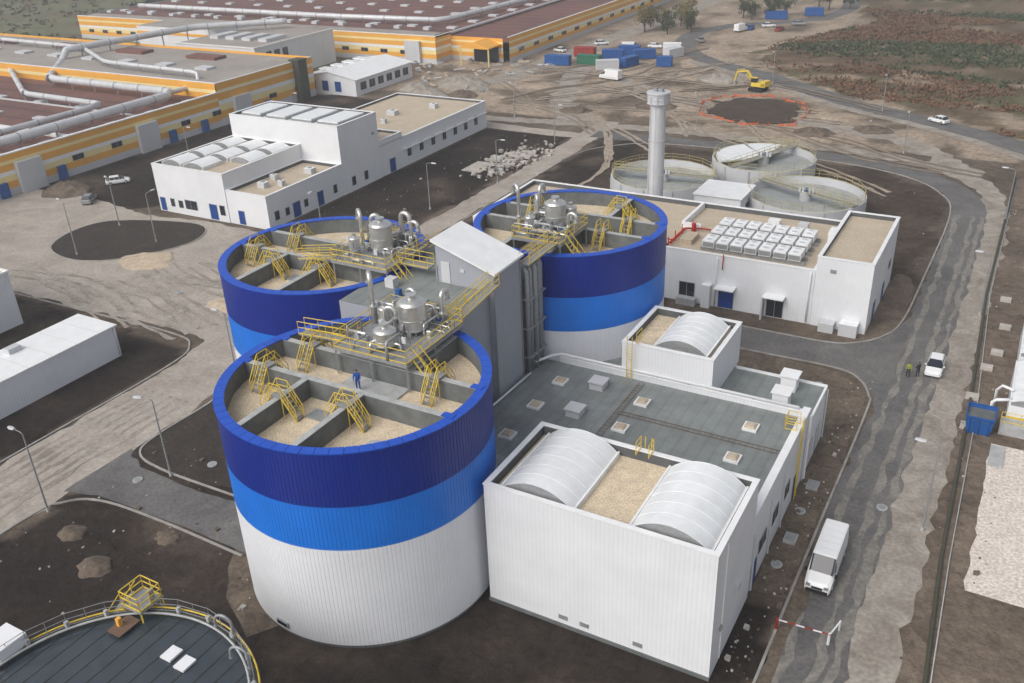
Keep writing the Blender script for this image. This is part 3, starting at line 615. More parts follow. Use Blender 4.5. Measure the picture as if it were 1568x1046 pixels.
def settling(cx,cy,r,z,ang,roof=False):
    root=empty('settling_tank',(cx,cy,0));B=MB();n=72
    ri=r-.35
    c=[(math.cos(2*math.pi*i/n),math.sin(2*math.pi*i/n)) for i in range(n)]
    v=[(cx+r*a,cy+r*b_,zz) for zz in(0,z) for a,b_ in c]+[(cx+ri*a,cy+ri*b_,zz) for zz in(z,z-1.2) for a,b_ in c]
    B.add(v,[(k*n+i,k*n+(i+1)%n,(k+1)*n+(i+1)%n,(k+1)*n+i) for k in range(3) for i in range(n)],m_lgrey)
    B.add([(cx+ri*a,cy+ri*b_,z-1.2) for a,b_ in c],[tuple(range(n))],m_setl)
    B.cyl((cx,cy,z-1.2),(cx,cy,z+.3),.9,.9,20,m_conc)
    for k in range(12):
        a=2*math.pi*k/12;B.box(cx+r*math.cos(a)-.12,cy+r*math.sin(a)-.12,0,cx+r*math.cos(a)+.12,cy+r*math.sin(a)+.12,z-.1,m_conc)
    B.finish('concrete_shell',root);B=MB()
    B.rail([(cx+(r-.15)*a,cy+(r-.15)*b_,z) for a,b_ in c[::4]],m_dyel,closed=True,w=.05,sp=2)
    d=Vector((math.cos(ang),math.sin(ang),0));p=Vector((cx,cy,z+.25))
    walkway(B,p-d*r,p+d*r,1.2,m_dyel)
    B.finish('bridge_and_railing',root);B=MB()
    if roof:
        for k in range(3):
            a0=ang+.25+k*.85;pts=[(cx,cy)]+[(cx+(r-.6)*math.cos(a0+.75*j/6),cy+(r-.6)*math.sin(a0+.75*j/6)) for j in range(7)]
            B.prism(pts,z-.1,z+.15,m_sky)
    for k in range(5): B.box(cx-1+.5*k,cy-.6,z+.3,cx-.7+.5*k,cy-.1,z+.9,m_bluec if k==2 else m_lgrey)
    B.finish('drive_unit',root)
settling(-51.9,140.2,8.6,3.2,.1);settling(-39.3,154.5,8.6,3.6,1.2,True);settling(-28.6,139.6,8.8,3.2,2.7)
B=MB();B.box(-43.2,130.4,0,-36,137.6,4,m_white,top=m_whiteplain);B.box(-43.4,130.2,4,-35.8,137.8,4.15,m_whiteplain);opening(B,'S',(-41,130.4),.1,1.2,2.2,m_door);opening(B,'S',(-38,130.4),1.5,1.6,1,m_glass);opening(B,'E',(-36,134),1.5,1.6,1,m_glass);B.finish('pump_house')
lb=empty('administration_building',(-113,130,0))
B=MB()
parapet_building(B,-125.6,99.6,-109.8,118.2,8,m_white,m_tanroof,.5)
parapet_building(B,-109.75,99.7,-101.3,118.2,5.4,m_white,m_tanroof,.5)
parapet_building(B,-125.6,118.25,-101.2,129,11.8,m_white,m_whiteplain,.5)
parapet_building(B,-123.8,129.05,-101.3,166.2,5.6,m_white,m_tanroof,.4)
parapet_building(B,-106.5,129.06,-101.25,136,6.6,m_white,m_tanroof,.4,z0=5.61)
for x,w,h,mm in((-124.6,1.1,2.2,m_door),(-122.3,.8,1.3,m_glass),(-120.4,.9,1.2,m_glass),(-118,2.6,1.5,m_glass),(-113,1.6,2.5,m_door),(-111,1,1.6,m_glass),(-107,1.2,2.2,m_door)):
    opening(B,'S',(x,99.6 if x<-109.8 else 99.7),.15 if mm is m_door else 1.1,w,h,mm)
for y,w,h,mm in((101.6,.9,1.4,m_glass),(106.2,1.6,2.4,m_door),(104,.8,1.2,m_glass),(108.5,.8,1.2,m_glass),(112,1.6,2.4,m_door),(116,.8,1.4,m_glass)):
    opening(B,'E',(-101.3,y),.15 if mm is m_door else 1.1,w,h,mm)
for y in(121,124.5): opening(B,'E',(-101.2,y),1,.9,1.5,m_glass)
opening(B,'E',(-101.25,132.5),.15,1.6,2.4,m_door)
for y in range(138,166,4): opening(B,'E',(-101.3,y),1.6,1.1,1.8,m_glass)
opening(B,'E',(-101.2,127.5),8.2,.5,.4,m_galv)
B.box(-101.25,136.1,3.2,-100.9,166.1,3.4,m_whiteplain)
B.finish('walls_and_roofs',lb)
B=MB()
for i in range(3):
    for j in range(3):
        x=-124.6+j*5;y=101.2+i*5.5
        if j==2 and i==0: continue
        barrel(B,x,y,x+4,y+4.2,8.0,.55,3)
for i in range(4):
    x=-124.4+i*5.8;B.box(x,120,11.3,x+4.6,127.6,11.75,m_galv);B.box(x+.15,120.15,11.75,x+4.45,127.45,11.98,m_sky)
B.finish('rooflights',lb)
B=MB()
for x,y,z,w in((-107,104,4.9,1.5),(-104.5,106,4.9,1),(-108,108,4.9,1.2),(-105,113,4.9,1.6),(-115,150,5.2,2),(-110,158,5.2,1.5),(-121,140,5.2,1.6),(-118,131,5.2,2.4),(-108,131,5.2,1.8),(-112,144,5.2,1)):
    B.box(x,y,z,x+w,y+w*.8,z+.9,m_lgrey,top=m_whiteplain);B.cyl((x+w/2,y+w*.4,z+.9),(x+w/2,y+w*.4,z+1),w*.25,w*.25,12,m_galv)
B.finish('roof_units',lb)
B=MB();B.box(-158.5,171,0,-155.8,174,9.5,m_olive);B.box(-158.7,170.8,9.5,-155.6,174.2,9.8,m_olive)
for z in (2,4,6,8): B.box(-158.55,170.95,z,-155.75,174.05,z+.15,m_olive)
B.finish('vent_shaft_tower')
B=MB()
B.box(-95,20,0,-88.6,60.3,3.8,m_white,top=m_whiteplain);B.box(-95.2,19.8,3.8,-88.4,60.5,4.0,m_whiteplain);opening(B,'E',(-88.6,35),.1,1.2,2.2,m_door)
for y in range(22,60,3): B.box(-95.1,y,4.0,-88.5,y+.05,4.03,m_lgrey)
B.box(-94,50,4.0,-93,51.5,4.6,m_lgrey);B.tube([(-88.5,60,3.8),(-88.5,60,.2)],.07,m_lgrey);B.finish('white_shed')
B=MB();B.box(-125,30,0,-107.6,60.8,7,m_white,top=m_tanroof);B.box(-107.65,30,7,-107.4,60.9,7.3,m_whiteplain);B.box(-125,60.7,7,-107.65,60.95,7.3,m_whiteplain);opening(B,'E',(-107.6,57),1,1.4,1.4,m_glass);B.finish('white_hall')
fx,fy,fr,fz=-41.3,19.9,9.6,6.0
rt_=empty('covered_round_tank',(fx,fy,0));B=MB();n=96
c=[(math.cos(2*math.pi*i/n),math.sin(2*math.pi*i/n)) for i in range(n)]
v=[(fx+fr*a,fy+fr*b_,zz) for zz in(0,fz) for a,b_ in c]+[(fx+(fr-.3)*a,fy+(fr-.3)*b_,zz) for zz in(fz,fz-.3) for a,b_ in c]
B.add(v,[(k*n+i,k*n+(i+1)%n,(k+1)*n+(i+1)%n,(k+1)*n+i) for k in range(3) for i in range(n)],m_olive)
B.add([(fx+(fr-.3)*a,fy+(fr-.3)*b_,fz-.3) for a,b_ in c],[tuple(range(n))],m_water)
for k in range(16):
    x=-fr+1.2*k+.3;h=math.sqrt(max(0,(fr-.35)**2-x*x))
    if h>0: B.bar((fx+x,fy-h,fz-.27),(fx+x,fy+h,fz-.27),.03,m_olive)
B.finish('tank_wall_and_cover',rt_)
B=MB();B.rail([(fx+(fr-.1)*a,fy+(fr-.1)*b_,fz) for a,b_ in c[::4]],m_galv,closed=True,w=.04,sp=1.3)
B.tube([(fx+(fr+.1)*a,fy+(fr+.1)*b_,fz+.05) for a,b_ in c],.06,m_yel,8,closed=True);B.tube([(fx+(fr-.5)*a,fy+(fr-.5)*b_,fz+.1) for a,b_ in c],.08,m_conc,8,closed=True)
for k in range(24):
    a=2*math.pi*k/24;B.box(fx+(fr-.2)*math.cos(a)-.12,fy+(fr-.2)*math.sin(a)-.12,fz,fx+(fr-.2)*math.cos(a)+.12,fy+(fr-.2)*math.sin(a)+.12,fz+.5,m_conc)
for a in(.9,1.25): hook(B,fx+(fr-.3)*math.cos(a),fy+(fr-.3)*math.sin(a),fz,1.6,(-1,-.2),.09,1.2,m_galv)
B.finish('railing_and_pipe',rt_)
B=MB()
for x,y in((-41.5,26.2),(-40.1,26.0)): B.box(x-.5,y-.5,fz-.25,x+.4,y+.6,fz-.1,m_whiteplain)
B.box(-52.5,20.5,fz,-50.5,22.5,fz+.9,m_whiteplain)
B.finish('cover_hatches',rt_)
B=MB();B.box(-47.4,27.3,6.5,-45.4,29.3,6.6,m_galv)
for x in(-47.3,-45.5):
    for y in(27.4,29.2): B.bar((x,y,0),(x,y,6.5),.12,m_yel)
B.rail([(-47.3,27.4,6.6),(-45.5,27.4,6.6),(-45.5,29.2,6.6),(-47.3,29.2,6.6)],m_yel,closed=True,w=.07,sp=.9)
B.box(-46.8,25.6,5.9,-45.6,27.3,6.0,mrust);B.box(-46.6,26.2,6.0,-46.3,26.5,6.6,m_orange);B.box(-45.9,28.4,6.6,-45.6,28.8,7.5,m_galv)
for k in range(14): B.box(-47.9-k*.35,27.6,6.3-k*.45,-47.5-k*.35,28.8,6.36-k*.45,m_galv)
for y in (27.6,28.8): B.bar((-47.4,y,6.5),(-52.6,y,0),.1,m_yel);B.bar((-47.4,y,7.5),(-52.6,y,1),.06,m_yel)
B.finish('stair_platform',rt_)
def striped(B,face,a,b,c,z,bands):
    z0=0
    for h,m in bands:
        z1=z0+h*z
        if face=='E': B.add([(c,a,z0),(c,b,z0),(c,b,z1),(c,a,z1)],[(0,1,2,3)],m)
        else: B.add([(a,c,z0),(b,c,z0),(b,c,z1),(a,c,z1)],[(0,1,2,3)],m)
        z0=z1
bands=[(.18,m_lgrey),(.17,m_orange),(.15,m_cream),(.10,m_whiteplain),(.17,m_orange),(.08,m_cream),(.15,m_orange)]
f1=empty('factory_hall',(-230,90,0));B=MB()
striped(B,'E',-60,178,-157.6,7.2,bands);striped(B,'S',-420,-157.6,-60,7.2,bands)
B.add([(-157.6,178,0),(-420,178,0),(-420,178,7.2),(-157.6,178,7.2)],[(0,1,2,3)],m_orange)
B.box(-158.2,-60,7.2,-157.5,178,7.4,m_whiteplain)
B.box(-420,-60,5.2,-158.2,146,5.9,m_broof)
for y in(-20,25,70,110): B.box(-420,y,5.9,-158.3,y+1,6.5,m_whiteplain)
for y in(3,47,90,128): B.box(-420,y,5.9,-158.3,y+.35,6.2,m_lgrey)
B.box(-175,-60,5.9,-172,140,6.1,m_groof2)
for i in range(18):
    for j in range(9):
        x=-180-j*14;y=-50+i*10.5
        B.box(x-2.5,y,5.9,x,y+1.6,6.3,m_lgrey)
for i in range(40):
    y=-55+i*5.0;B.box(-162.5,y,5.9,-160.2,y+2.2,6.35,m_lgrey)
for y in range(64,176,9): opening(B,'E',(-157.6,y),2.6,2.4,1.0,m_glass)
for y in(96,123,150): B.box(-157.55,y,0,-156.6,y+5,5.6,m_lgrey)
for y in(92,104,131,140,160): B.box(-157.55,y,0,-156.9,y+1.6,2.6,m_bluec)
B.finish('walls_and_roof',f1)
B=MB();striped(B,'S',-330,-157.9,146,9.2,bands);striped(B,'E',146,178,-157.55,9.2,bands)
B.box(-330,146.05,8,-158,178,8.8,m_groof2);B.box(-330,146.02,9.2,-157.6,146.4,9.35,m_whiteplain);B.box(-158,146.4,9.2,-157.6,178,9.35,m_whiteplain);B.box(-330,177.6,8,-158,178,9.3,m_orange)
for i in range(12): B.box(-325+i*13.5,158,8.8,-321+i*13.5,161,9.3,m_lgrey)
for i in range(6): B.box(-320+i*26,168,8.8,-310+i*26,172,9.5,m_broof)
B.finish('raised_bay',f1)
def dp(pts,r,name,par):
    B=MB();P=[]
    for a,b_ in zip(pts,pts[1:]):
        a=Vector(a);b_=Vector(b_);P.append(a.lerp(b_,.06));P.append(a.lerp(b_,.94))
    P=[Vector(pts[0])]+P+[Vector(pts[-1])];B.tube(P,r,m_silver,14)
    for a,b_ in zip(pts,pts[1:]):
        a=Vector(a);b_=Vector(b_);L=(b_-a).length;k=4
        while k<L:
            p=a+(b_-a)*k/L;d=(b_-a).normalized();B.bar((p.x,p.y,5.8),(p.x,p.y,p.z),.35,m_galv);B.cyl(p-d*.12,p+d*.12,r*1.08,r*1.08,14,m_galv);k+=8
    B.finish(name,par)
dp([(-163,40,7.9),(-163.5,90,7.9),(-164,141,7.9),(-208,141.5,7.9),(-222,156,8.5),(-222,158,11),(-216,196,11),(-196,213,11)],.85,'silver_pipe_run',f1)
dp([(-167,95,7.6),(-167,150,7.6),(-167,150,10.3),(-200,152,10.3),(-225,165,10.3),(-300,168,10.3)],.5,'thin_pipe_run',f1)
dp([(-172,60,7.6),(-172,128,7.6),(-200,129,7.6),(-236,150,7.6)],.6,'second_pipe_run',f1)
f2=empty('factory_hall',(-200,330,0));B=MB()
striped(B,'S',-300,-150,221,7.4,bands);striped(B,'E',221,229,-150,7.4,bands);striped(B,'S',-150,-133,229,6.4,bands);striped(B,'E',229,620,-131,6.8,bands)
B.add([(-300,221,0),(-300,620,0),(-300,620,7.4),(-300,221,7.4)],[(0,3,2,1)],m_lgrey)
B.box(-300,221.05,6.2,-150.05,620,7.0,m_broof);B.box(-150.05,229.05,5.4,-131.05,620,6.5,m_broof)
B.box(-300,221.02,7.4,-150,221.6,7.55,m_whiteplain);B.box(-150.4,221.6,7.0,-150,620,7.5,m_whiteplain);B.box(-131.5,229.05,6.8,-131,620,6.95,m_whiteplain)
B.box(-298,224,7.0,-152,228,7.35,m_groof2)
for i in range(30):
    for j in range(11): 
        x=-296+j*14;y=236+i*12;B.box(x,y,7.0,x+3,y+2,7.5,m_lgrey)
for i in range(14): B.box(-298+i*10.5,232,7.0,-296+i*10.5,234,7.8,m_lgrey)
for i in range(30): opening(B,'E',(-131,236+i*9),2.2,3,1.0,m_glass)
for i in range(20): opening(B,'S',(-294+i*7,221),2.2,2.4,1.0,m_glass)
for x in(-205,-160): B.box(x,220,0,x+5,220.95,6,m_lgrey)
B.add([(-143,222,4.6),(-133.5,222,4.6),(-133.5,229,4.6),(-143,229,4.6),(-143,222,4.9),(-138.2,222,6.4),(-133.5,222,4.9),(-143,229,4.9),(-138.2,229,6.4),(-133.5,229,4.9)],[(0,3,2,1),(0,1,6,5,4),(4,5,8,7),(5,6,9,8),(0,4,7,3),(1,2,9,6)],m_orange)
for x in(-142.7,-133.8): B.bar((x,222.3,0),(x,222.3,4.6),.4,m_cream)
B.box(-142,228.2,0,-134.5,228.95,4,m_glass)
B.finish('walls_and_roof',f2)
dp([(-290,240,8.6),(-200,238,8.6),(-160,240,8.6),(-156,300,8.6)],.8,'roof_pipe',f2)
B=MB();B.box(-210,183,0,-181,215,9,m_white,top=m_groof2);B.box(-210.2,182.8,9,-180.8,183.2,9.3,m_whiteplain);B.box(-181.2,183.2,9,-180.8,215.2,9.3,m_whiteplain)
for i in range(3): opening(B,'E',(-181,188+i*3.2),3.5,2,4,m_glass)
for i in range(6): opening(B,'S',(-207+i*4.5,183),4,2,1.6,m_glass)
for i in range(4): B.box(-206+i*6,192,9,-203+i*6,200,9.8,m_silver)
B.box(-245,200,0,-212,216,9.6,m_white,top=m_groof2);B.box(-245,199.9,7.5,-212,200,8.2,m_orange)
B.finish('white_annex_building')
B=MB();v=[(-163,180,0),(-146.5,180,0),(-146.5,204,0),(-163,204,0),(-163,180,4),(-146.5,180,4),(-146.5,204,4),(-163,204,4),(-154.7,180,5.4),(-154.7,204,5.4)]
B.add(v,[(0,1,5,8,4),(1,2,6,5),(2,3,7,9,6),(3,0,4,7)],m_white);B.add([(-163.3,179.7,4),(-154.7,179.7,5.45),(-154.7,204.3,5.45),(-163.3,204.3,4),(-146.2,179.7,4),(-146.2,204.3,4)],[(0,1,2,3),(1,4,5,2)],m_whiteplain)
for i in range(6): opening(B,'E',(-146.5,183+i*3.6),1.2,2.2,1.8,m_glass)
for x in(-160,-156,-152): opening(B,'S',(x,180),.8,1.8,2.4,m_door)
for i in range(4): B.box(-161,184+i*4.6,4.9,-157,186.5+i*4.6,5.2,m_sky)
B.finish('small_white_building')
def lamp(x,y,h=8.2,d=(1,0)):
    B=MB();B.cyl((x,y,0),(x,y,.35),.16,.16,10,m_conc);B.cyl((x,y,.3),(x,y,h),.10,.055,8,m_galv)
    d=Vector((d[0],d[1],0)).normalized();p=Vector((x,y,h));B.tube([p,p+d*.3+Vector((0,0,.15)),p+d*1.0+Vector((0,0,.22))],.04,m_galv,6)
    q=p+d*1.0+Vector((0,0,.2));n=Vector((-d.y,d.x,0))
    B.add([q-n*.13,q+n*.13,q+n*.2+d*.5,q+n*.1+d*.85,q-n*.1+d*.85,q-n*.2+d*.5]+[a+Vector((0,0,.13)) for a in(q-n*.08,q+n*.08,q+n*.14+d*.5,q+n*.06+d*.8,q-n*.06+d*.8,q-n*.14+d*.5)],
      [(5,4,3,2,1,0),(6,7,8,9,10,11)]+[(i,(i+1)%6,6+(i+1)%6,6+i) for i in range(6)],m_lgrey)
    B.finish('street_lamp')
for x,y,d in((-70.1,36.6,(-1,0)),(-64.3,45.5,(-1,-.3)),(-71.6,61.8,(-1,0)),(-121.5,79.7,(-1,.2)),(-114.5,88.6,(0,1)),(-126,91.3,(-1,.4)),(-1.6,68,(-1,0)),(-1.4,112.7,(-1,0)),(-91,100,(0,-1)),(-80,134,(1,0)),(-1.2,148,(-1,0)),(-28.9,208,(0,-1)),(-20,178,(0,-1)),(-57,226,(0,-1)),(-82,160,(1,0)),(-140,150,(1,0)),(-140,120,(1,0)),(-60,180,(0,-1)),(-100,176,(0,-1)),(-83.5,118,(1,0))):
    lamp(x,y,8.2 if y<80 else 7.6,d)
def wheels(B,xs,hw,r=.33):
    for x in xs:
        for s in(-1,1): B.cyl((x,s*(hw-.22),r),(x,s*(hw+.01),r),r,r,16,m_black);B.cyl((x,s*(hw-.02),r),(x,s*(hw+.025),r),r*.55,r*.55,12,m_steel)
def loft(B,secs,m,mats=None):
    v=[]
    for x,zb,zm,zt,hw,ht in secs:
        v+=[(x,-hw*.93,zb),(x,-hw,zb+.12),(x,-hw,zm),(x,-ht,zt-.06),(x,-ht*.86,zt),(x,ht*.86,zt),(x,ht,zt-.06),(x,hw,zm),(x,hw,zb+.12),(x,hw*.93,zb)]
    n=10
    for i in range(len(secs)-1):
        for k in range(n):
            j=(k+1)%n; mm=m
            if mats and (i,k) in mats: mm=mats[(i,k)]
            B.add([v[i*n+k],v[i*n+j],v[(i+1)*n+j],v[(i+1)*n+k]],[(3,2,1,0)],mm,False)
    B.add(v[:n],[tuple(range(n))],m);B.add(v[-n:],[tuple(range(n-1,-1,-1))],m)
def van(x,y,a,name='white_van',L=6.4,hh=2.6):
    B=MB();B.T=Matrix.Translation((x,y,.02))@Matrix.Rotation(a,4,'Z');k=L/2
    secs=[(-k,.4,1.3,hh-.12,.94,.84),(-k+.12,.34,1.3,hh,.98,.88),(k-2.0,.34,1.3,hh,.99,.88),(k-1.75,.34,1.3,hh-.06,.99,.86),(k-.95,.34,1.3,1.52,.99,.86),(k-.25,.34,.95,1.12,.96,.82),(k-.02,.38,.8,.9,.88,.76)]
    loft(B,secs,m_vwhite,{(3,4):m_glass,(3,3):m_glass,(3,5):m_glass})
    for s in(-1,1):
        B.add([(k-1.85,s*.965,1.45),(k-.98,s*1.0,1.4),(k-1.6,s*.93,2.15),(k-1.95,s*.925,2.15)],[(0,1,2,3) if s<0 else (3,2,1,0)],m_glass)
        B.box(k-1.05,s*1.12-.1,1.35,k-.92,s*1.12+.1,1.65,m_black);B.box(k-.14,s*.66-.16,.78,k+.0,s*.66+.16,.98,m_galv)
        B.bar((-k+.6,s*1.0,.75),(k-1.2,s*1.0,.75),.05,m_galv);B.box(-k-.02,s*.82-.06,1,-k+.02,s*.82+.06,1.6,m_redc)
    B.box(k-.1,-.8,.35,k+.05,.8,.6,m_black);B.box(k-.04,-.4,.66,k+.02,.4,.84,m_black);B.box(-k-.05,-.9,.35,-k+.03,.9,.5,m_black)
    B.box(-k-.012,-.012,.6,-k+.01,.012,2.3,m_black)
    for q in range(5): B.bar((-k+.6+q*.8,-.75,hh+.01),(-k+.6+q*.8,.75,hh+.01),.02,m_lgrey)
    wheels(B,(-k+1.1,k-1.0),.97,.36);B.finish(name)
def car(x,y,a,col=m_vwhite,name='parked_car'):
    B=MB();B.T=Matrix.Translation((x,y,.02))@Matrix.Rotation(a,4,'Z')
    loft(B,[(-2.1,.35,.6,.85,.76,.7),(-1.95,.25,.6,.95,.84,.78),(1.0,.25,.6,.95,.86,.8),(1.9,.25,.55,.76,.82,.74),(2.1,.35,.5,.62,.7,.62)],col)
    loft(B,[(-1.9,.9,.92,.98,.74,.7),(-1.35,.9,1.0,1.44,.76,.6),(.25,.9,1.0,1.45,.78,.62),(1.1,.9,.92,.97,.76,.7)],m_glass,{(1,4):col,(1,3):col,(1,5):col})
    B.add([(-1.3,-.52,1.46),(.2,-.54,1.465),(.2,.54,1.465),(-1.3,.52,1.46)],[(0,1,2,3)],col)
    for s in(-1,1): B.box(1.95,s*.55-.14,.5,2.08,s*.55+.14,.64,m_steel);B.box(-2.1,s*.6-.12,.65,-2.03,s*.6+.12,.8,m_redc);B.box(.75,s*.9-.08,.92,.9,s*.9+.08,1.05,col)
    for xx in(-1.35,-.5,.3): 
        for s in(-1,1): B.bar((xx,s*.80,.93),(xx*.95,s*.63,1.42),.05,col)
    wheels(B,(-1.3,1.3),.84,.31);B.finish(name)
van(-7.5,59.6,-math.pi/2)
car(-4.3,96.3,-math.pi/2);car(-17.2,202.5,2.55);car(-145,107,.9);car(-141,97.5,2.2,m_galv);van(-95.8,218.2,2.9,'delivery_van',6,2.6)
for x,y,c in((-118,262,m_vwhite),(-101,262,m_vwhite),(-92,275,m_galv),(-84,300,m_bluec),(-80,306,m_vwhite),(-75,300,m_redc),(-125,248,m_vwhite),(-72,312,m_galv)): car(x,y,random.uniform(0,3),c)
van(-106,256,.3,'delivery_van',5.5,2.4);van(-86,296,1.3,'delivery_van',5.5,2.4)
def container(x,y,a,m,L=6,w=2.4,h=2.5,name='shipping_container'):
    B=MB();B.T=Matrix.Translation((x,y,.05))@Matrix.Rotation(a,4,'Z')
    B.box(-L/2,-w/2,.1,L/2,w/2,h,m)
    n=int(L/.5)
    for i in range(n):
        xx=-L/2+.15+i*.5
        for s in(-1,1): B.box(xx,min(s*w/2,s*(w/2+.06)),.2,xx+.22,max(s*w/2,s*(w/2+.06)),h-.1,m)
    for s in(-1,1):
        B.box(L/2,s*.6-.5,.2,L/2+.04,s*.6+.5,h-.1,m);B.bar((L/2+.06,s*.3,.2),(L/2+.06,s*.3,h-.1),.05,m_galv)
        B.box(-L/2,min(s*w/2,s*(w/2+.08)),h-.1,L/2,max(s*w/2,s*(w/2+.08)),h+.05,m)
    B.finish(name)
for x,y,a,m,L in((-117,231,.1,m_bluec,7),(-109,234,.05,m_greenc,6.5),(-101.5,229,.5,m_lgrey,6),(-98,235,1.3,m_bluec,6),(-115,244,.1,m_redc,6),(-106,243,.3,m_bluec,6),(-98,246,.6,m_bluec,6),(-91,250,1.2,m_lgrey,6),(-89,238,.2,m_bluec,4),(-104,250,.1,m_bluec,6),(-82,322,.2,m_bluec,7),(-72,332,.2,m_bluec,6),(-94,257,.3,m_whiteplain,5)):
    container(x,y,a,m,L)
B=MB();x,y=.9,86.2;v=[(x-1,y-1.1,0),(x+1,y-1.1,0),(x+1,y+1.1,0),(x-1,y+1.1,0),(x-1.25,y-1.35,1.9),(x+1.25,y-1.35,1.9),(x+1.25,y+1.35,1.9),(x-1.25,y+1.35,1.9)]
B.add(v,[(0,1,5,4),(1,2,6,5),(2,3,7,6),(3,0,4,7)],m_bluec);B.add([(p[0],p[1],1.5 if p[2]>0 else 0) for p in v],[(4,5,6,7)],m_cdark)
for a_,b_ in((4,5),(5,6),(6,7),(7,4)): B.bar(v[a_],v[b_],.12,m_bluec)
for k in range(3): B.bar((x-1.1+.8*k+.3,y-1.25,.1),(x-1.2+.9*k+.3,y-1.4,1.9),.1,m_bluec)
B.finish('blue_waste_skip')
def arcbox(x0,y0,x1,y1,h,name):
    B=MB();B.box(x0,y0,0,x1,y1,h,m_white);barrel(B,x0+.15,y0+.15,x1-.15,y1-.15,h+.3,.6,5);opening(B,'S',((x0+x1)/2,y0),.1,1,2,m_door);B.box(x0,y0-.06,.9,x1,y0,1.05,m_yel);B.finish(name)
arcbox(3,88,9,97,2.2,'arched_roof_cabin');arcbox(3.2,98.5,9.5,108,2.4,'arched_roof_cabin')
B=MB();B.tube([(1.6,88,0),(1.6,88,2.2),(1.9,88,2.5),(3.2,88.6,2.5)],.16,m_whiteplain);B.tube([(3.2,90,2.8),(2.2,90.5,2.8),(1.8,91,2.0),(1.8,91,0)],.14,m_whiteplain);B.rail([(2.6,86.8,.9),(9,86.8,.9)],m_yel);B.box(2.6,86,0,9,87.8,.9,m_conc);B.box(2.2,80,.02,3.4,83.5,.2,m_conc);B.finish('pipe_manifold')
B=MB()
for x,y in((1.2,103),(-.2,92),(.5,99),(-.1,86),(1.5,110),(1.0,118)): B.box(x-.6,y-.5,0,x+.6,y+.5,.35,m_rubble)
B.finish('concrete_blocks')
B=MB();B.tube([(-1.2,170,.15),(-1.2,119,.15),(-.2,88,.15),(.2,65,.15),(.9,51,.15),(1.2,20,.15)],.16,m_olive,8)
B.finish('drain_pipe')
B=MB();B.tube([(-.9,170,.1),(-.8,119,.1),(.5,88,.1),(.8,65,.1),(1.4,45,.1)],.05,m_conc,6)
B.finish('cable_conduit')
B=MB()
B.bar((-9.2,51.7,0),(-9.2,51.7,1.1),.2,m_redc);B.bar((-5.6,51.9,0),(-5.6,51.9,1.1),.15,m_whiteplain)
for k in range(6): B.bar((-9.1+k*.6,51.7+k*.03,1.0),(-8.5+k*.6,51.73+k*.03,1.0),.09,m_redc if k%2 else m_whiteplain)
B.bar((-5.6,51.9,.9),(-5.2,53.6,.9),.12,m_whiteplain);B.bar((-5.2,53.6,0),(-5.2,53.6,1),.1,m_whiteplain);B.finish('barrier_gate')
def excavator(x,y,a):
    B=MB();B.T=Matrix.Translation((x,y,0))@Matrix.Rotation(a,4,'Z');my=m_yel
    for s in(-1,1):
        pts=[(-1.9,.5),(-1.6,.1),(1.6,.1),(1.9,.5),(1.6,.9),(-1.6,.9)];v=[(p[0],s*1.3-.3,p[1]) for p in pts]+[(p[0],s*1.3+.3,p[1]) for p in pts]
        B.add(v,[(0,1,2,3,4,5),(11,10,9,8,7,6)]+[(i,6+i,6+(i+1)%6,(i+1)%6) for i in range(6)],m_black)
    B.cyl((0,0,.9),(0,0,1.2),.8,.8,16,m_black);B.box(-2.2,-1.3,1.2,1.3,1.3,2.1,my);B.box(-2.3,-1.3,1.3,-1.2,1.3,2.5,my);B.box(0,.3,2.1,1.4,1.25,3.1,m_glass,top=my);B.box(-.05,.25,3.1,1.45,1.3,3.2,my)
    for p,q,w in(((1.2,-.2,1.8),(3.2,-.2,4.3),.5),((3.2,-.2,4.3),(5.6,-.2,3.8),.42),((5.8,-.2,4.0),(6.4,-.2,1.6),.36),((2,-.2,1.9),(3.6,-.2,3.6),.18),((4,-.2,4.6),(5.9,-.2,4.3),.16)): B.bar(p,q,w,my)
    v=[(6.1,-.7,1.7),(6.1,.3,1.7),(6.7,.3,1.5),(6.7,-.7,1.5),(5.8,-.7,.8),(5.8,.3,.8),(6.3,.3,.5),(6.3,-.7,.5)];B.add(v,[(0,1,2,3),(0,4,5,1),(1,5,6,2),(0,3,7,4),(4,7,6,5)],m_galv)
    B.finish('excavator')
excavator(-58.2,218,2.9)
mnet=M('orange_netting',(.62,.15,.06),.7);mpit=M('pit_soil',(.085,.06,.042),1,col2=(.045,.034,.026),vs=.3,fine=.3,fs=2,bump=.2,bs=2)
pit=[(-63.7,192.4),(-66,203),(-64,209),(-54,213.5),(-45,208),(-42.5,200),(-43,189.5),(-52,187)]
sheet('excavation_pit_floor',[(-52+(x+52)*.82,199+(y-199)*.82) for x,y in pit],.2,mpit,True,3)
B=MB()
for a_,b_ in zip(pit,pit[1:]+pit[:1]):
    a=Vector((*a_,0));b2=Vector((*b_,0));n=7
    for i in range(n):
        p=a.lerp(b2,i/n)+Vector((random.uniform(-.8,.8),random.uniform(-.8,.8),0));q=a.lerp(b2,(i+1)/n);h=.2+.3*random.random();B.bar(p,p+Vector((0,0,.8)),.05,mnet)
        if random.random()>.2: B.add([p+Vector((0,0,.1)),q+Vector((0,0,.05)),q+Vector((0,0,h)),p+Vector((0,0,.45))],[(0,1,2,3)],mnet)
B.finish('orange_safety_fence')
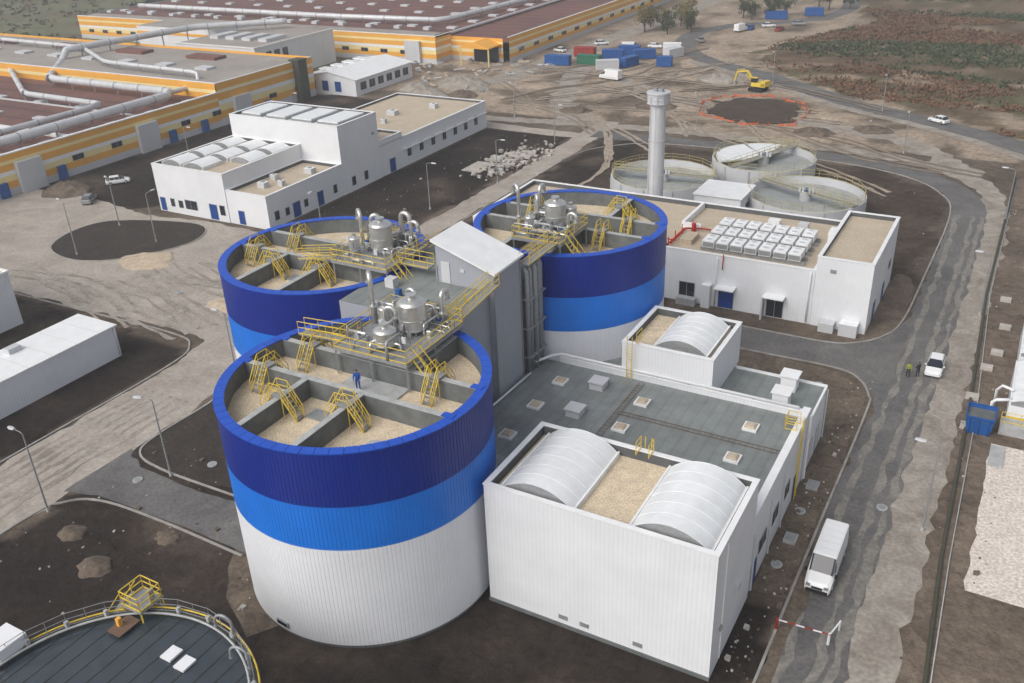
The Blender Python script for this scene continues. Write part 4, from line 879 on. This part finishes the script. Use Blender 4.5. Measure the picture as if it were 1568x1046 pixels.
def heap(x,y,r,h,m,name):
    B=MB();n=28;k=8;v=[]
    for j in range(k+1):
        t=j/k
        for i in range(n):
            a=2*math.pi*i/n;rr=r*(1-t)*(1+.35*noise.noise(Vector((math.cos(a)*2+x,math.sin(a)*2+y,t*3))));z=h*(1-(1-t)**2)*(1+.4*noise.noise(Vector((x+rr*math.cos(a),y+rr*math.sin(a),2))))
            v.append((x+rr*math.cos(a),y+.8*rr*math.sin(a),z if t>0 else -.02))
    f=[(j*n+i,j*n+(i+1)%n,(j+1)*n+(i+1)%n,(j+1)*n+i) for j in range(k) for i in range(n)]
    B.add(v,f,m,True);B.finish(name)
heap(-109.5,82.5,4.5,.2,m_sand,'sand_heap');heap(-87.5,76,2.8,.4,m_sand,'sand_heap')
heap(-60,33.5,1.6,.5,m_verge,'earth_heap');heap(-57.5,39,1.3,.4,m_verge,'earth_heap');heap(-65.5,35.5,1.4,.5,m_verge,'earth_heap');heap(-150,100,5,1.5,m_verge,'earth_heap')
for x,y,r,h in((-130,186,6,2),(-137,192,5,1.6),(-128,200,7,2.2),(-122,190,4,1.2),(-90,186,4,.8),(-75,196,5,1.2),(-38,186,4,1),(-70,226,6,1.6),(-28,192,4,.8)): heap(x,y,r,h,m_shoulder if h>1.3 else m_verge,'earth_heap')
B=MB()
def rock(B,x,y,s,m,z=0):
    v=[];
    for dx in(-1,1):
        for dy in(-1,1):
            for dz in(0,1): v.append((x+dx*s*random.uniform(.5,1),y+dy*s*random.uniform(.5,1),z+dz*s*random.uniform(.6,1.2)))
    B.add(v,[(0,1,3,2),(4,6,7,5),(0,4,5,1),(2,3,7,6),(1,5,7,3),(0,2,6,4)],m)
for k in range(260): rock(B,random.gauss(-84.5,2.0),random.gauss(147,5),random.uniform(.1,.55),m_rubble if k%5 else m_verge)
for k in range(14):
    B.T=Matrix.Translation((random.uniform(-88,-82),random.uniform(138,154),.05))@Matrix.Rotation(random.uniform(0,3),4,'Z');B.box(-1.2,-.5,0,1.2,.5,.5,m_rubble)
B.T=Matrix.Identity(4);B.box(-90,138,0,-86,144,.15,m_rubble)
B.finish('rubble_pile')
B=MB()
for k in range(900):
    x,y=random.choice([(random.uniform(-1,4),random.uniform(45,180)),(random.uniform(-11.6,-9.5),random.uniform(46,92)),(random.uniform(-70,-45),random.uniform(28,58)),(random.uniform(-130,-20),random.uniform(180,260)),(random.uniform(-100,-82),random.uniform(100,164)),(random.uniform(-64,-10),random.uniform(124,166))])
    if inside((x,y),scrub): continue
    rock(B,x,y,random.uniform(.04,.12) if random.random()<.93 else .25,m_rubble if k%3==0 else m_verge)
B.finish('scattered_stones')
B=MB()
for k in range(80):
    x=random.uniform(-158,-118);y=random.uniform(182,236)
    if x<-142 and y<208: continue
    L=random.uniform(.8,3.5);B.T=Matrix.Translation((x,y,.02))@Matrix.Rotation(random.uniform(0,3.1),4,'Z')
    for q in range(random.randint(1,4)): B.box(-L/2,-.6+q*.3,q*.22,L/2,.3+q*.25,.2+q*.22,random.choice((m_rubble,m_lgrey,m_sand,m_galv)))
B.finish('stacked_building_materials')
B=MB()
for x,y in((-66.5,43.5),(-62,48.5),(-5,69.5),(-11,66),(-11,58.5),(-60,52),(-14.5,88),(-85,88),(-96,76)):
    B.cyl((x,y,.03),(x,y,.16),.45,.45,18,m_conc);B.cyl((x,y,.16),(x,y,.18),.32,.32,16,m_galv)
for x,y in((-10.8,62),(-10.9,70)): B.box(x-.5,y-.6,0,x+.5,y+.6,.3,m_conc);B.box(x-.4,y-.5,.3,x+.4,y+.5,.33,m_galv)
B.finish('manhole_covers')
def leafclump(B,c,r,n,m,s=.25,flat=1):
    vs=[];fs=[]
    for i in range(n):
        d=Vector((random.gauss(0,1),random.gauss(0,1),random.gauss(0,1)*flat)).normalized()*r*random.uniform(.4,1);d.z*=flat
        p=Vector(c)+d;a=Vector((random.gauss(0,1),random.gauss(0,1),random.gauss(0,1))).normalized()*s*random.uniform(.6,1.4);b_=a.orthogonal().normalized()*s*random.uniform(.5,1)
        k=len(vs);vs+=[p-a,p+b_,p+a,p-b_];fs.append((k,k+1,k+2,k+3))
    B.add(vs,fs,m)
def tree(x,y,h,m):
    B=MB();B.cyl((x,y,0),(x,y,h*.4),h*.03,h*.02,8,m_bark);asp=random.uniform(.7,1.3)
    for k in range(9):
        a=random.uniform(0,6.28);z=h*random.uniform(.15,.4);e=(x+math.cos(a)*h*.3*random.uniform(.5,1)*asp,y+math.sin(a)*h*.3*random.uniform(.5,1),z+h*random.uniform(.1,.45))
        B.cyl((x,y,z),e,h*.012,h*.005,5,m_bark);leafclump(B,e,h*random.uniform(.10,.2),80,m if k%3 else m_leafG,h*.022)
    for k in range(12):
        a=random.uniform(0,6.28);rr=h*.3*random.random();leafclump(B,(x+math.cos(a)*rr*asp,y+math.sin(a)*rr,h*random.uniform(.3,.95)),h*random.uniform(.07,.16),60,m,h*.022)
    B.finish('autumn_tree' if m is m_leafA else 'green_tree')
for x,y,h,m in((-114,286,9,m_leafA),(-110,291,8,m_leafA),(-106,285,7,m_leafG),(-103,295,10,m_leafA),(-100,290,7,m_leafG),(-107,300,8,m_leafA),(-93,322,7,m_leafG),(-89,318,8,m_leafG),(-85,324,9,m_leafG),(-81,330,8,m_leafG),(-116,296,7,m_leafG),(-70,345,9,m_leafG),(-75,352,8,m_leafG),(-64,350,8,m_leafG),(-310,260,9,m_leafG),(-320,275,9,m_leafG),(-305,290,8,m_leafA)): tree(x,y,h,m)
B=MB();cnt=0
for k in range(30000):
    x=random.uniform(-90,120);y=random.uniform(190,500)
    if not inside((x,y),scrub): continue
    d=noise.fractal(Vector((x*.014,y*.045,5)),1,2,4)
    if d<random.uniform(-.02,.32): continue
    s=random.uniform(.5,1.6);leafclump(B,(x,y,s*.35),s,7,m_leafR if noise.noise(Vector((x*.015,y*.03,11)))>-.05 else m_leafG,.35,.5);cnt+=1
B.finish('scrub_bushes')
B=MB()
for k in range(3500):
    x=random.uniform(-500,-300) if k%2 else random.uniform(-300,200);y=random.uniform(200,700) if k%2 else random.uniform(480,900)
    s=random.uniform(1,2.5);leafclump(B,(x,y,s*.3),s,7,random.choice((m_leafG,m_leafR)),.6,.45)
B.finish('distant_shrubs')
mskin=M('skin',(.45,.27,.19),.6);mhair=M('hair',(.03,.02,.015),.7)
def person(x,y,z,a,top,legs,pose=0,hat=None):
    root=empty('worker',(x,y,z));root.rotation_euler=(0,0,a)
    J={'pel':(0,0,.95),'sp':(0,0,1.15),'ch':(.02,0,1.38),'nk':(.03,0,1.5),
       'sl':(.02,.19,1.42),'sr':(.02,-.19,1.42),'el':(.02+.1*pose,.27,1.14),'er':(.08,-.27,1.14),'wl':(.12+.15*pose,.26,.92+.15*pose),'wr':(.18,-.24,.92),
       'hl':(0,.1,.9),'hr':(0,-.1,.9),'kl':(.05,.12,.5),'kr':(.0,-.12,.5),'al':(.0,.13,.09),'ar':(-.06,-.13,.09),'tl':(.2,.14,.04),'tr':(.14,-.15,.04)}
    Rr={'pel':.15,'sp':.135,'ch':.16,'nk':.06,'sl':.075,'sr':.075,'el':.05,'er':.05,'wl':.036,'wr':.036,'hl':.1,'hr':.1,'kl':.068,'kr':.068,'al':.045,'ar':.045,'tl':.04,'tr':.04}
    E=[('pel','sp'),('sp','ch'),('ch','nk'),('ch','sl'),('ch','sr'),('sl','el'),('sr','er'),('el','wl'),('er','wr'),('pel','hl'),('pel','hr'),('hl','kl'),('hr','kr'),('kl','al'),('kr','ar'),('al','tl'),('ar','tr')]
    ks=list(J);me=bpy.data.meshes.new('body');me.from_pydata([J[k] for k in ks],[(ks.index(p),ks.index(q)) for p,q in E],[])
    ob=bpy.data.objects.new('body',me);scene.collection.objects.link(ob);ob.parent=root
    ob.modifiers.new('skin','SKIN');sk=me.skin_vertices[0].data
    for i,k in enumerate(ks): sk[i].radius=(Rr[k],Rr[k]);sk[i].use_root=(k=='pel')
    sd=ob.modifiers.new('sub','SUBSURF');sd.levels=2;sd.render_levels=2
    bm_=M('coverall_cloth',legs,.9);nt=bm_.node_tree
    tcn=nt.nodes.new('ShaderNodeTexCoord');sp=nt.nodes.new('ShaderNodeSeparateXYZ');nt.links.new(tcn.outputs['Object'],sp.inputs[0])
    gt=nt.nodes.new('ShaderNodeMath');gt.operation='GREATER_THAN';gt.inputs[1].default_value=.98;nt.links.new(sp.outputs[2],gt.inputs[0])
    mx=nt.nodes.new('ShaderNodeMix');mx.data_type='RGBA';mx.inputs['A'].default_value=(*legs,1);mx.inputs['B'].default_value=(*top,1);nt.links.new(gt.outputs[0],mx.inputs['Factor']);nt.links.new(mx.outputs['Result'],nt.nodes['Principled BSDF'].inputs['Base Color'])
    me.materials.append(bm_)
    B=MB()
    def ell(c,rx,ry,rz,m,n=14,k=10,zmin=-1):
        v=[];
        for j in range(k+1):
            t=-math.pi/2+math.pi*j/k
            if math.sin(t)<zmin: t=math.asin(zmin)
            for i in range(n):
                q=2*math.pi*i/n;v.append((c[0]+rx*math.cos(t)*math.cos(q),c[1]+ry*math.cos(t)*math.sin(q),c[2]+rz*math.sin(t)))
        B.add(v,[(j*n+i,j*n+(i+1)%n,(j+1)*n+(i+1)%n,(j+1)*n+i) for j in range(k) for i in range(n)],m,True)
    ell((.045,0,1.64),.095,.078,.12,mskin);ell((.03,0,1.665),.103,.086,.11,hat or mhair,zmin=.0)
    B.add([(.135,-.015,1.62),(.135,.015,1.62),(.165,0,1.615),(.14,0,1.66)],[(0,2,3),(2,1,3),(0,1,2)],mskin)
    for s in(-1,1): ell((.04,s*.08,1.635),.02,.012,.032,mskin,8,6);ell((.132,s*.032,1.645),.008,.013,.008,mhair,8,6)
    ell((.132,0,1.585),.006,.024,.006,M('lips',(.3,.1,.08)),8,6)
    for k in('wl','wr'):
        w=Vector(J[k]);s=1 if k=='wl' else -1
        B.tube([w,w+Vector((.015,0,-.04)),w+Vector((.03,0,-.09))],.036,mskin,8)
        for f in range(4):
            o=(f-1.5)*.018;L=(.065,.078,.072,.055)[f];B.tube([w+Vector((.03+o,0,-.09)),w+Vector((.04+o,-s*.005,-.09-L*.55)),w+Vector((.045+o,-s*.02,-.09-L))],.009,mskin,6)
        B.tube([w+Vector((.04,0,-.04)),w+Vector((.075,-s*.01,-.07)),w+Vector((.08,-s*.015,-.1))],.010,mskin,6)
    ob=B.finish('head_and_hands')
    loc=ob.location.copy();ob.parent=root;ob.location=loc
    return root
person(-40.0,45.5,ZT-1.38,-1.2,(.02,.08,.35),(.02,.08,.35),1)
person(-6.6,93.6,.03,-1.4,(.25,.30,.05),(.03,.03,.05));person(-5.7,94.0,.03,2.4,(.03,.03,.04),(.04,.04,.06),.5)
# ---------------------------------------------------------------- thin autumn haze (real volume)
B=MB();B.box(-900,5,-1,400,1500,70,m_lgrey);hz=B.finish('haze')
mh=bpy.data.materials.new('haze_air');mh.use_nodes=True;nt=mh.node_tree;nt.nodes.clear();o=nt.nodes.new('ShaderNodeOutputMaterial');vsn=nt.nodes.new('ShaderNodeVolumeScatter');vsn.inputs['Color'].default_value=(.93,.95,1,1);vsn.inputs['Density'].default_value=.0006;vsn.inputs['Anisotropy'].default_value=.2;nt.links.new(vsn.outputs[0],o.inputs['Volume'])
hz.data.materials.clear();hz.data.materials.append(mh)
for v in hz.data.vertices:
    if v.co.y<0: v.co.y=-900
# ---------------------------------------------------------------- camera, light, world
yaw,pitch,roll=-0.5297,0.4799,-0.04215
fw=Vector((math.sin(yaw)*math.cos(pitch),math.cos(yaw)*math.cos(pitch),-math.sin(pitch)));rt=Vector((math.cos(yaw),-math.sin(yaw),0));up=rt.cross(fw)
c_,s_=math.cos(roll),math.sin(roll);r_=c_*rt+s_*up;u_=-s_*rt+c_*up
cam=bpy.data.cameras.new('camera');co=bpy.data.objects.new('camera',cam);scene.collection.objects.link(co)
mt_=Matrix((r_,u_,-fw)).transposed().to_4x4();mt_.translation=Vector((0,0,50));co.matrix_world=mt_
cam.sensor_width=36;cam.lens=1415.1/1568*36;cam.clip_end=6000;cam.clip_start=.5;scene.camera=co
sd=Vector((-.35,-.9,0)).normalized();el=R(44);az=math.atan2(sd.x,sd.y)
sun=bpy.data.lights.new('sun','SUN');sun.energy=1.5;sun.angle=R(55);sun.color=(1,.97,.93);so=bpy.data.objects.new('sun',sun);scene.collection.objects.link(so)
dirv=Vector((sd.x*math.cos(el),sd.y*math.cos(el),math.sin(el)));so.rotation_euler=dirv.to_track_quat('Z','Y').to_euler();so.location=(0,0,100)
wd=bpy.data.worlds.new('World');scene.world=wd;wd.use_nodes=True;nt=wd.node_tree;bg=nt.nodes['Background']
sk=nt.nodes.new('ShaderNodeTexSky');sk.sky_type='NISHITA';sk.sun_disc=False;sk.sun_elevation=el;sk.sun_rotation=az;sk.dust_density=4;sk.air_density=1;sk.ozone_density=1
hs=nt.nodes.new('ShaderNodeHueSaturation');hs.inputs['Saturation'].default_value=.35;nt.links.new(sk.outputs[0],hs.inputs['Color']);nt.links.new(hs.outputs[0],bg.inputs['Color']);bg.inputs['Strength'].default_value=.15
scene.view_settings.view_transform='Standard';scene.view_settings.look='None';scene.view_settings.exposure=0
print('scrub',cnt,'objs',len(bpy.data.objects))
